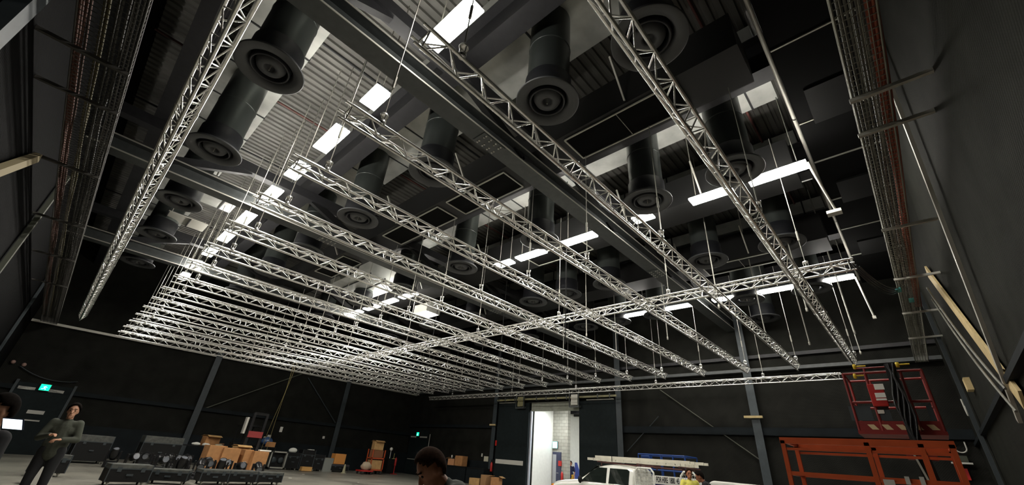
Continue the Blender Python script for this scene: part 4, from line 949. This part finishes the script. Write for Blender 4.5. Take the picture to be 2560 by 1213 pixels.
u, v = at(2191, 1025, 0, GX - 0.03), at(2212, 1034, 0, GX - 0.03); MB().mm((GX - 0.02, v.y, v.z), (GX - 0.006, u.y, u.z)).build('panel_label', PAPER, boom)
for px, py in ((2136, 917), (2137, 940), (2243, 912)):
    p = at(px, py, 0, GX); MB().lathe((GX, p.y, p.z - 0.05), [(0, 0), (0.028, 0), (0.03, 0.09), (0, 0.1)], 12).tube((GX, p.y, p.z), (GX, p.y - 0.18, p.z), 0.014).build('yellow_cap', YELP, boom)
# upper control frame between the caps
p, q = at(2140, 922, 0, GX), at(2240, 916, 0, GX)
MB().tube(p, q, 0.015).tube((GX, p.y - 0.12, p.z), (GX, p.y - 0.12, gzb), 0.02).tube((GX, q.y + 0.05, q.z), (GX, q.y + 0.05, gzb), 0.02).build('upper_frame', DRED, boom)
# jib, boom and chassis
jb = Vector((GX - 0.15, at(2240, 960, 0, GX - 0.15).y, gzt + 0.10)); j2 = Vector((GX - 0.25, at(2290, 1100, 0, GX - 0.25).y, gzb - 0.35)); j3 = Vector((GX + 0.3, at(2335, 1213, 0, GX).y - 0.05, 0.9))
MB().bar(jb, j2, 0.16, 0.2, (1, 0, 0)).build('jib', BLK, boom)
MB().bar(j2, j3, 0.2, 0.26, (1, 0, 0)).build('main_boom', BLK, boom)
MB().tube(j2 + Vector((0, -0.2, 0)), j2 + Vector((0, 0.2, 0)), 0.14, 14).build('knuckle', DRED, boom)
m = MB()
for i in range(5): m.path([jb.lerp(j2, u / 8) + Vector((-0.12, 0.05 * math.sin(u + i) + 0.03 * (i - 2), 0)) for u in range(9)], 0.018)
m.build('hose_bundle', BLKG, boom)
MB().bar(j2 + Vector((-0.12, 0.12, 0.1)), j2 + Vector((-0.10, -0.02, -0.7)), 0.03, 0.05, (1, 0, 0)).build('ram', EDGE, boom)
bevel(MB().mm((GX - 0.4, -0.95, 0.35), (GX + 1.9, 0.25, 1.05)).build('chassis', REDP, boom), 0.04)
for x in (GX - 0.1, GX + 1.6):
    for y in (-0.95, 0.25): MB().lathe((x, y, 0.38), [(0, -0.12), (0.36, -0.12), (0.38, -0.06), (0.38, 0.06), (0.36, 0.12), (0, 0.12)], 20, 1).build('wheel', TYRE, boom)

# ================================================================ BOXES, CASES AND KIT ON THE LEFT FLOOR
def carton(c, size, rz, lab, m_=CARD, flaps=False, stickers=1, group=None):
    t = thing('cardboard_box', c, lab, 'box', group); L, Wd, H = size; R = Matrix.Rotation(rz, 3, 'Z'); c = Vector(c)
    bevel(MB().box(c + Vector((0, 0, H / 2)), (L, Wd, H), R).build('box_body', m_, t), 0.012)
    MB().box(c + Vector((0, 0, H + 0.002)), (L * 0.98, 0.06, 0.004), R).build('tape_seam', CARDL, t)
    for i in range(stickers): MB().box(c + R @ Vector((-L * 0.15 + 0.3 * L * i, -Wd / 2 - 0.003, H * (0.42 + 0.22 * i))), (0.14, 0.006, 0.12), R).build('white_sticker', PAPER, t)
    if flaps:
        for s in (-1, 1): MB().box(c + R @ Vector((0, s * (Wd / 2 + 0.10), H + 0.03)), (L * 0.96, 0.24, 0.008), R @ Matrix.Rotation(s * -0.35, 3, 'X')).build('flap', CARDL, t)
    return t
def fy(px, y): return at(px, 1150, 1, y).x              # x of a photo column on the plane Y = y
def zy(px, py, y): return max(0.0, at(px, py, 1, y).z)
yb = 25.0
carton((fy(528, yb), yb, 0), (0.78, 0.6, 1.08), 0.16, 'first of four tall cardboard boxes, on the wall column side')
carton((fy(566, yb), yb, 0), (0.76, 0.7, 1.02), 0.05, 'second of four tall cardboard boxes, in front of the forklift')
carton((fy(610, yb), yb, 0), (0.40, 0.65, 1.0), 0.06, 'narrow tall cardboard box touching the box with foam on top')
t = carton((fy(637, yb), yb - 0.15, 0), (0.74, 0.7, 0.96), 0.2, 'big cardboard box with a white foam piece on top')
tag(bevel(MB().box((fy(651, yb), yb - 0.2, 1.005), (0.55, 0.3, 0.07)).build('foam_piece', WHITE), 0.02), 'white foam piece on the big cardboard box', 'foam')
carton((fy(606, yb), yb + 0.7, 0.80), (0.7, 0.5, 0.3), 0.1, 'flat opened cardboard carton on the table behind the tall boxes', CARDL, True, 0)
def table(x, y, w, d, h, lab):
    t = thing('work_table', (x, y, 0), lab, 'table')
    MB().mm((x - w / 2, y - d / 2, h - 0.04), (x + w / 2, y + d / 2, h)).build('table_top', BLK, t)
    for sx in (-1, 1):
        for sy in (-1, 1): MB().mm((x + sx * (w / 2 - 0.05) - 0.025, y + sy * (d / 2 - 0.05) - 0.025, 0), (x + sx * (w / 2 - 0.05) + 0.025, y + sy * (d / 2 - 0.05) + 0.025, h - 0.04)).build('leg', BLK, t)
    return t
table(fy(606, yb) - 0.1, yb + 0.75, 1.4, 0.75, 0.80, 'black table behind the big cardboard boxes')
yt = 29.6
table(fy(505, yt), yt, 3.4, 0.9, 0.95, 'long black table carrying the open cardboard box')
carton((fy(508, yt), yt, 0.95), (0.75, 0.5, 0.48), 0.2, 'open cardboard box on the long black table', CARD, True, 0)
carton((fy(525, yt), yt + 0.1, 0.95), (0.8, 0.4, 0.18), -0.1, 'low flat carton beside the open box on the long table', mat('dull_card', (0.25, 0.12, 0.07), 0.8), False, 0)
for px, lab, m_ in ((474, 'white plastic bag at the column end of the long black table', WHITE), (500, 'crumpled white paper before the open box on the long table', PAPER), (534, 'cream cloth heap at the forklift end of the long table', mat('cream_cloth', (0.55, 0.5, 0.36), 0.9))):
    o = MB().sphere((fy(px, yt - 0.3), yt - 0.3, 1.02), 0.16, 12, 8, (1.3, 0.8, 0.5)).build('plastic_bag', m_); tag(o, lab, 'bag')
    d_ = o.modifiers.new('crumple', 'DISPLACE'); tx = bpy.data.textures.new('crumple', 'CLOUDS'); tx.noise_scale = 0.12; d_.texture = tx; d_.strength = 0.08
# forklift
fx, fyy = fy(598, 27.5), 27.5
fk = thing('forklift', (fx, fyy, 0), 'black forklift with a red panel on its mast', 'forklift')
MB().mm((fx - 0.42, fyy - 0.9, 0.25), (fx + 0.42, fyy + 1.0, 1.05)).mm((fx - 0.45, fyy + 0.5, 0.3), (fx + 0.45, fyy + 1.1, 1.25)).build('body', BLK, fk)
for x in (-0.32, 0.32): MB().mm((fx + x - 0.06, fyy - 1.12, 0.1), (fx + x + 0.06, fyy - 0.98, 2.75)).build('mast_rail', BLKG, fk)
MB().mm((fx - 0.36, fyy - 1.1, 2.65), (fx + 0.36, fyy - 1.0, 2.78)).mm((fx - 0.36, fyy - 1.1, 1.5), (fx + 0.36, fyy - 1.02, 1.6)).build('mast_crosspiece', BLK, fk)
MB().mm((fx - 0.36, fyy - 1.16, 1.55), (fx + 0.36, fyy - 1.12, 1.85)).build('red_panel', mat('dull_red_panel', (0.28, 0.03, 0.03), 0.5), fk)
MB().mm((fx - 0.60, fyy - 1.0, 1.7), (fx - 0.50, fyy - 0.7, 2.5)).build('white_side_panel', BAND, fk)
for x in (-0.4, 0.4): MB().mm((fx + x - 0.03, fyy - 0.7, 1.0), (fx + x + 0.03, fyy - 0.64, 2.1)).mm((fx + x - 0.03, fyy + 0.7, 1.0), (fx + x + 0.03, fyy + 0.76, 2.1)).build('guard_post', BLK, fk)
MB().mm((fx - 0.44, fyy - 0.72, 2.08), (fx + 0.44, fyy + 0.8, 2.14)).build('overhead_guard', BLK, fk)
for x in (-0.25, 0.25): MB().mm((fx + x - 0.05, fyy - 2.1, 0.08), (fx + x + 0.05, fyy - 1.1, 0.12)).mm((fx + x - 0.05, fyy - 1.16, 0.08), (fx + x + 0.05, fyy - 1.1, 0.7)).build('fork', BLK, fk)
for x in (-0.4, 0.4):
    for y in (-0.6, 0.75): MB().lathe((fx + x, fyy + y, 0.25), [(0, -0.09), (0.25, -0.09), (0.25, 0.09), (0, 0.09)], 18, 0).build('wheel', TYRE, fk)
yx = 28.9
table(fy(650, yx), yx, 1.1, 0.8, 1.15, 'small black stand carrying a blue bag')
o = tag(MB().sphere((fy(652, yx), yx, 1.42), 0.28, 14, 10, (1.2, 1, 0.9)).build('blue_bag', mat('blue_bag_film', (0.03, 0.06, 0.13), 0.25)), 'shiny dark blue bag on the small black stand by the forklift', 'bag')
carton((fy(660, yx), yx - 0.25, 1.15), (0.45, 0.3, 0.26), 0.5, 'small cardboard box in front of the dark blue bag', CARD, False, 0)
# cases along the left wall
def flight_case(c, size, rz, lab, group=None, lid=GIRD, open_front=False):
    t = thing('flight_case', c, lab, 'flight case', group, 0.0); L, Wd, H = size; R = Matrix.Rotation(rz, 3, 'Z'); c = Vector(c); w = 0.10
    P = lambda x, y, z: c + R @ Vector((x, y, z))
    bevel(MB().box(P(0, 0, w + (H - w) * 0.36), (L, Wd, (H - w) * 0.72), R).build('case_body', BLK, t), 0.008)
    bevel(MB().box(P(0, 0, w + (H - w) * 0.87), (L, Wd, (H - w) * 0.25), R).build('lid', lid, t), 0.012)
    m = MB()
    for sx in (-1, 1):
        for sy in (-1, 1): m.box(P(sx * L / 2, sy * Wd / 2, w + (H - w) / 2), (0.025, 0.025, H - w), R)
    for sy in (-1, 1): m.box(P(0, sy * Wd / 2, w + (H - w) * 0.735), (L, 0.02, 0.03), R)
    for sx in (-1, 1): m.box(P(sx * L / 2, 0, w + (H - w) * 0.735), (0.02, Wd, 0.03), R)
    m.build('edge_trim', COLM, t)
    for sx in (-0.28, 0.28): MB().box(P(sx * L, -Wd / 2 - 0.008, w + (H - w) * 0.70), (0.10, 0.02, 0.12), R).build('latch', COLM, t)
    MB().box(P(0, -Wd / 2 - 0.02, w + (H - w) * 0.4), (0.16, 0.03, 0.05), R).build('handle', COLM, t)
    for sx in (-1, 1):
        for sy in (-1, 1): MB().lathe(P(sx * (L / 2 - 0.1), sy * (Wd / 2 - 0.1), 0.05), [(0, -0.02), (0.05, -0.02), (0.05, 0.02), (0, 0.02)], 12, 0).box(P(sx * (L / 2 - 0.1), sy * (Wd / 2 - 0.1), 0.085), (0.07, 0.07, 0.03), R).build('castor', EDGE if sy < 0 else TYRE, t)
    return t
yc = 29.3
t = thing('open_equipment_case', (fy(690, yc), yc, 0), 'grey-edged square case with open front and two reels inside', 'case')
x = fy(690, yc)
MB().mm((x - 0.48, yc - 0.3, 0.05), (x + 0.48, yc + 0.3, 0.12)).mm((x - 0.48, yc - 0.3, 0.88), (x + 0.48, yc + 0.3, 0.95)).mm((x - 0.48, yc - 0.3, 0.05), (x - 0.41, yc + 0.3, 0.95)).mm((x + 0.41, yc - 0.3, 0.05), (x + 0.48, yc + 0.3, 0.95)).build('frame', EDGE, t)
MB().mm((x - 0.42, yc - 0.1, 0.1), (x + 0.42, yc + 0.28, 0.9)).build('interior', BLK, t)
for s in (-1, 1): MB().lathe((x + s * 0.21, yc - 0.14, 0.48), [(0.0, -0.03), (0.15, -0.05), (0.17, 0.0), (0.15, 0.05), (0.0, 0.03)], 18, 1).build('reel', COLM, t)
flight_case((fy(728, yc), yc, 0), (0.78, 0.6, 0.95), 0, 'black flight case carrying a crumpled white bag', lid=BLK)
o = tag(MB().sphere((fy(724, yc), yc - 0.1, 1.05), 0.22, 12, 8, (1.2, 0.8, 0.7)).build('white_bag', WHITE), 'crumpled white bag on the black case beside the open case', 'bag')
flight_case((fy(762, yc), yc, 0), (0.82, 0.7, 1.15), 0.04, 'tallest black flight case in the wall row, paper on top', lid=BLK)
tag(MB().box((fy(769, yc), yc - 0.1, 1.17), (0.34, 0.24, 0.03)).build('paper_sheet', PAPER), 'white paper lying on the tallest black wall case', 'paper')
flight_case((fy(793, yc), yc, 0), (0.66, 0.65, 0.92), -0.04, 'black flight case beside the grey-faced carton', lid=BLK)
tag(MB().box((fy(771, yc - 1), yc - 1, 0.14), (0.62, 0.3, 0.22)).build('tool_tray', mat('yellow_tool', (0.5, 0.27, 0.08), 0.6)), 'low tan tool tray on the floor before the black wall cases', 'tray')
carton((fy(816, yc), yc - 0.2, 0), (0.62, 0.4, 0.78), 0.12, 'grey-faced carton between black case and orange box', mat('grey_card', (0.24, 0.25, 0.23), 0.8), False, 0)
flight_case((fy(848, yc), yc, 0), (1.25, 0.7, 0.45), 0.05, 'low dark case carrying the bright orange box', lid=mat('purple_grey', (0.05, 0.042, 0.05), 0.6))
carton((fy(844, yc), yc - 0.05, 0.46), (0.78, 0.5, 0.60), 0.05, 'bright orange box on the low dark case', mat('orange_card', (0.62, 0.26, 0.06), 0.7), False, 0)
p = (fy(866, yc - 1.2), yc - 1.2, 0)
t = thing('bollard_cone', p, 'small pale cone on the floor beside the orange box', 'cone')
MB().lathe(p, [(0.16, 0), (0.16, 0.03), (0.10, 0.04), (0.04, 0.5), (0, 0.52)], 16).build('cone_body', mat('pale_khaki', (0.3, 0.28, 0.18), 0.7), t)
# orange trolley with boxes
yo = 28.6; x = fy(938, yo)
tr = thing('trolley', (x, yo, 0), 'orange two-shelf trolley loaded with boxes near the corner', 'trolley')
for z in (0.22, 0.92): MB().mm((x - 0.5, yo - 0.35, z), (x + 0.5, yo + 0.35, z + 0.08)).build('shelf', ORANGE, tr)
for sx in (-0.47, 0.47):
    for sy in (-0.32, 0.32): MB().mm((x + sx - 0.03, yo + sy - 0.03, 0.2), (x + sx + 0.03, yo + sy + 0.03, 1.5)).build('post', ORANGE, tr)
for sx in (-0.4, 0.4):
    for sy in (-0.28, 0.28): MB().lathe((x + sx, yo + sy, 0.11), [(0, -0.03), (0.11, -0.03), (0.11, 0.03), (0, 0.03)], 14, 0).build('castor', TYRE, tr)
carton((x, yo, 0.305), (0.8, 0.55, 0.55), 0, 'cardboard box on the lower shelf of the orange trolley', CARDL, False, 0)
carton((x, yo, 1.005), (0.78, 0.5, 0.46), 0.05, 'brown box on the upper shelf of the orange trolley', mat('brown_card', (0.26, 0.11, 0.05), 0.8), False, 0)
carton((x - 0.02, yo, 1.48), (0.7, 0.45, 0.52), -0.1, 'tan carton with raised flap, topmost on the orange trolley', CARDL, True, 0)
x2 = fy(914, yo - 0.3)
t = thing('platform_cart', (x2, yo - 0.4, 0), 'low red cart with crumpled packing beside the orange trolley', 'cart')
MB().mm((x2 - 0.45, yo - 0.8, 0.16), (x2 + 0.45, yo - 0.1, 0.24)).build('deck', REDP, t)
for sx in (-0.35, 0.35):
    for sy in (-0.7, -0.2): MB().lathe((x2 + sx, yo + sy, 0.08), [(0, -0.03), (0.08, -0.03), (0.08, 0.03), (0, 0.03)], 12, 0).build('castor', TYRE, t)
o = MB().sphere((x2 + 0.05, yo - 0.45, 0.46), 0.34, 16, 10, (1.1, 0.8, 0.75)).build('packing_foam', mat('packing_film', (0.5, 0.40, 0.28), 0.7)); tag(o, 'crumpled packing heap on the low red cart', 'packing')
d_ = o.modifiers.new('crumple', 'DISPLACE'); tx = bpy.data.textures.new('crumple2', 'CLOUDS'); tx.noise_scale = 0.18; d_.texture = tx; d_.strength = 0.16
# corner kit: yellow-black stand, extinguisher
x, y = fy(975, 30.0), 30.0
t = thing('tool_stand', (x, y, 0), 'dark stand with yellow handle near the corner exit door', 'stand')
MB().mm((x - 0.3, y - 0.25, 0.05), (x + 0.3, y + 0.25, 1.0)).build('stand_body', BLK, t)
MB().tube((x + 0.1, y - 0.28, 1.0), (x + 0.12, y - 0.28, 1.35), 0.02).tube((x - 0.02, y - 0.28, 1.0), (x + 0.24, y - 0.28, 1.0), 0.025).build('handle', mat('dull_yellow', (0.4, 0.36, 0.12), 0.6), t)
MB().sphere((x - 0.12, y - 0.1, 1.62), 0.12, 10, 8).tube((x - 0.12, y - 0.1, 1.0), (x - 0.12, y - 0.1, 1.5), 0.02).build('work_lamp', PAPER, t)
extinguisher((fy(990, 29.6), 29.6, 0.55), 'red fire extinguisher on a stand near the corner exit door')
tag(MB().tube((fy(990, 29.6), 29.6, 0.0), (fy(990, 29.6), 29.6, 0.55), 0.035).box((fy(990, 29.6), 29.6, 0.02), (0.35, 0.35, 0.04)).build('extinguisher_stand', REDP), 'thin red stand under the extinguisher by the corner', 'stand')
# along the far wall, left of the dock door
def fyx(px, x): return at(px, 1160, 0, x).y
X1 = 21.0
for i, (a, b) in enumerate(((1112, 1165), (1168, 1214))):
    y0_, y1_ = fyx(a, X1), fyx(b, X1) + (0.12 if i else 0); t = thing('storage_bench', (X1 + 0.3, (y0_ + y1_) / 2, 0), ['long black bench carrying the cardboard boxes on the dock wall', 'long black bench below the cream switch box'][i], 'bench')
    MB().mm((X1, y1_, 0.0), (X1 + 0.62, y0_, 0.88)).build('bench_body', DADO, t); MB().mm((X1 - 0.03, y1_, 0.88), (X1 + 0.62, y0_, 0.93)).build('bench_top', BLK, t)
y_ = fyx(1140, X1)
carton((X1 + 0.3, y_ - 0.15, 0.935), (0.5, 0.75, 0.62), 0, 'cardboard box on the black bench by the dock wall', CARD, False, 0)
carton((X1 + 0.2, y_ + 0.62, 0.935), (0.4, 0.55, 0.40), 0.2, 'smaller torn carton beside the box on the black bench', mat('torn_card', (0.5, 0.24, 0.11), 0.8), True, 0)
t = thing('spray_can', (X1 + 0.2, fyx(1122, X1), 0.935), 'grey bottle with white cap on the far bench', 'bottle')
MB().lathe((X1 + 0.2, fyx(1122, X1), 0.935), [(0, 0), (0.08, 0), (0.08, 0.42), (0.04, 0.48)], 14).build('bottle_body', GIRD, t); MB().lathe((X1 + 0.2, fyx(1122, X1), 0.935), [(0.045, 0.48), (0.045, 0.62), (0, 0.64)], 12).build('cap', PAPER, t)
X2 = 20.6
carton((X2, fyx(1196, X2), 0), (0.5, 0.85, 0.38), 0.1, 'low tan carton on the floor before the far benches', CARDL, False, 0)
carton((X2, fyx(1219, X2), 0), (0.5, 0.5, 0.62), -0.1, 'upright tan carton on the floor between two other cartons', mat('tan_card2', (0.36, 0.2, 0.09), 0.8), False, 0)
carton((X2 + 0.1, fyx(1242, X2), 0), (0.5, 0.55, 0.55), 0.3, 'brown open carton on the floor beside the sliding door', CARD, True, 0)
extinguisher((XW - 0.42, fyx(1229, XW - 0.42), 0.8), 'red fire extinguisher hung beside the sliding dock door')
tag(MB().mm((XW - 0.36, fyx(1229, XW - 0.4) - 0.1, 0.7), (XW - 0.05, fyx(1229, XW - 0.4) + 0.1, 1.5)).build('extinguisher_bracket', BLK), 'black backing bracket behind the extinguisher by the dock door', 'bracket')

# ================================================================ STAGE LIGHTS AND CASES ON THE NEAR LEFT FLOOR
def stage_light(loc, rz, tilt):
    t = thing('stage_light', loc, 'x', 'stage light', 'moving-head lights on the floor'); L = Vector(loc); R = Matrix.Rotation(rz, 3, 'Z')
    P = lambda x, y, z: L + R @ Vector((x, y, z))
    bevel(MB().box(P(0, 0, 0.11), (0.40, 0.34, 0.18), R).build('base', BLKG, t), 0.02)
    m = MB()
    for s in (-1, 1): m.box(P(s * 0.20, 0, 0.40), (0.05, 0.14, 0.42), R)
    m.box(P(0, 0, 0.215), (0.44, 0.16, 0.05), R); bevel(m.build('yoke', BLKG, t), 0.012)
    HR = R @ Matrix.Rotation(tilt, 3, 'X'); c = P(0, 0, 0.50)
    m = MB(); n = 20; vs = []; pr = [(0.0, -0.22), (0.11, -0.21), (0.145, -0.12), (0.145, 0.05), (0.12, 0.16), (0.125, 0.22), (0.10, 0.22)]
    for r, z in pr:
        for k_ in range(n): a = 2 * PI * k_ / n; vs.append(c + HR @ Vector((r * math.cos(a), r * math.sin(a), z)))
    m.add(vs, [(i * n + k_, i * n + (k_ + 1) % n, (i + 1) * n + (k_ + 1) % n, (i + 1) * n + k_) for i in range(len(pr) - 1) for k_ in range(n)], True)
    hd = m.build('head', BLKG, t)
    m = MB(); vs = [c + HR @ Vector((0.10 * math.cos(2 * PI * k_ / n), 0.10 * math.sin(2 * PI * k_ / n), 0.215)) for k_ in range(n)]; m.add(vs, [tuple(range(n))]).build('lens', mat('lens_glass', (0.15, 0.16, 0.18), 0.08, spec=1.0), hd)
    MB().box(P(0.0, -0.172, 0.11), (0.16, 0.008, 0.07), R).build('display_panel', GIRD, t)
    for s in (-1, 1): MB().box(P(s * 0.205, -0.08, 0.12), (0.02, 0.12, 0.04), R).build('carry_handle', EDGE, t)
    return t
rnd = random.Random(11)
rows = [('front row of lights', 20.2, [4.35, 5.0, 5.65, 6.3, 6.95]), ('second row of lights', 21.6, [4.0, 4.75, 5.5, 6.2]), ('third row of lights', 23.0, [3.3, 4.1, 4.9, 5.7]), ('back row of lights', 25.0, [3.0, 3.9, 4.8, 5.6])]
for nm, y, xs in rows:
    for i, x in enumerate(xs):
        l = stage_light((x + rnd.uniform(-0.1, 0.1), y + rnd.uniform(-0.15, 0.15), 0.0), rnd.uniform(-0.3, 0.3), rnd.choice([1.35, 1.7, -1.4, 0.4, 2.0]))
        l['label'] = '%s black moving-head light from the post wall in the %s' % (ORD[i], nm)
LIDG = mat('scuffed_lid', (0.075, 0.078, 0.07), 0.45, noise=0.4, nscale=8)
fc = [((2.55, 17.6, 0), (1.0, 0.6, 0.55), 0.1, 'black flight case beside the man in the green jacket'), ((3.75, 18.3, 0), (1.05, 0.6, 0.42), -0.35, 'long low flight case standing askew before the stage lights'), ((5.0, 18.5, 0), (0.85, 0.65, 0.45), 0.05, 'first scuffed grey-lidded case after the askew case'), ((5.9, 18.6, 0), (0.95, 0.65, 0.45), 0.0, 'second scuffed grey-lidded case after the askew case'), ((6.9, 18.8, 0), (0.9, 0.65, 0.42), 0.05, 'third scuffed grey-lidded case, at the end of the front row'),
      ((2.3, 27.4, 0), (1.2, 0.8, 1.1), 0.1, 'tall dark case behind the stage lights, on the exit door side'), ((4.9, 28.2, 0), (1.6, 0.8, 1.25), 0.05, 'broad dark case with pale lid behind the stage lights'), ((0.95, 20.0, 0), (0.7, 0.55, 0.6), 0.3, 'black case standing behind the two standing men')]
for c, s, r, l in fc: flight_case(c, s, r, l, lid=LIDG)
tag(MB().sphere((0.75, 17.6, 0.62), 0.2, 12, 8, (1.1, 0.8, 0.8)).mm((0.5, 17.4, 0.0), (1.0, 17.8, 0.5)).build('stool_bag', BAND), 'pale bag on a stool between the two standing men', 'bag')
o = MB()
for i in range(14):
    cx_, cy_ = rnd.uniform(2.8, 7.2), rnd.uniform(19.2, 23.4); r = rnd.uniform(0.15, 0.3)
    o.path([(cx_ + r * math.cos(a * 0.6) * (1 + 0.03 * a), cy_ + r * math.sin(a * 0.6), 0.02 + 0.004 * a) for a in range(24)], 0.014, 5)
stuff(tag(o.build('cable_coils', BLKG), 'loose black cable coils strewn among the stage lights', 'cables'))
for i, (x, y) in enumerate(((9.3, 22.5), (12.0, 21.0), (14.5, 17.8), (11.2, 25.5))):
    tag(MB().box((x, y, 0.006), (0.14, 0.05, 0.012), Matrix.Rotation(0.7 * i, 3, 'Z')).build('tape_scrap', PAPER), '%s white tape scrap on the bare floor, counted from the boxes' % ORD[[0, 2, 3, 1][i]], 'tape', 'tape scraps on the floor')
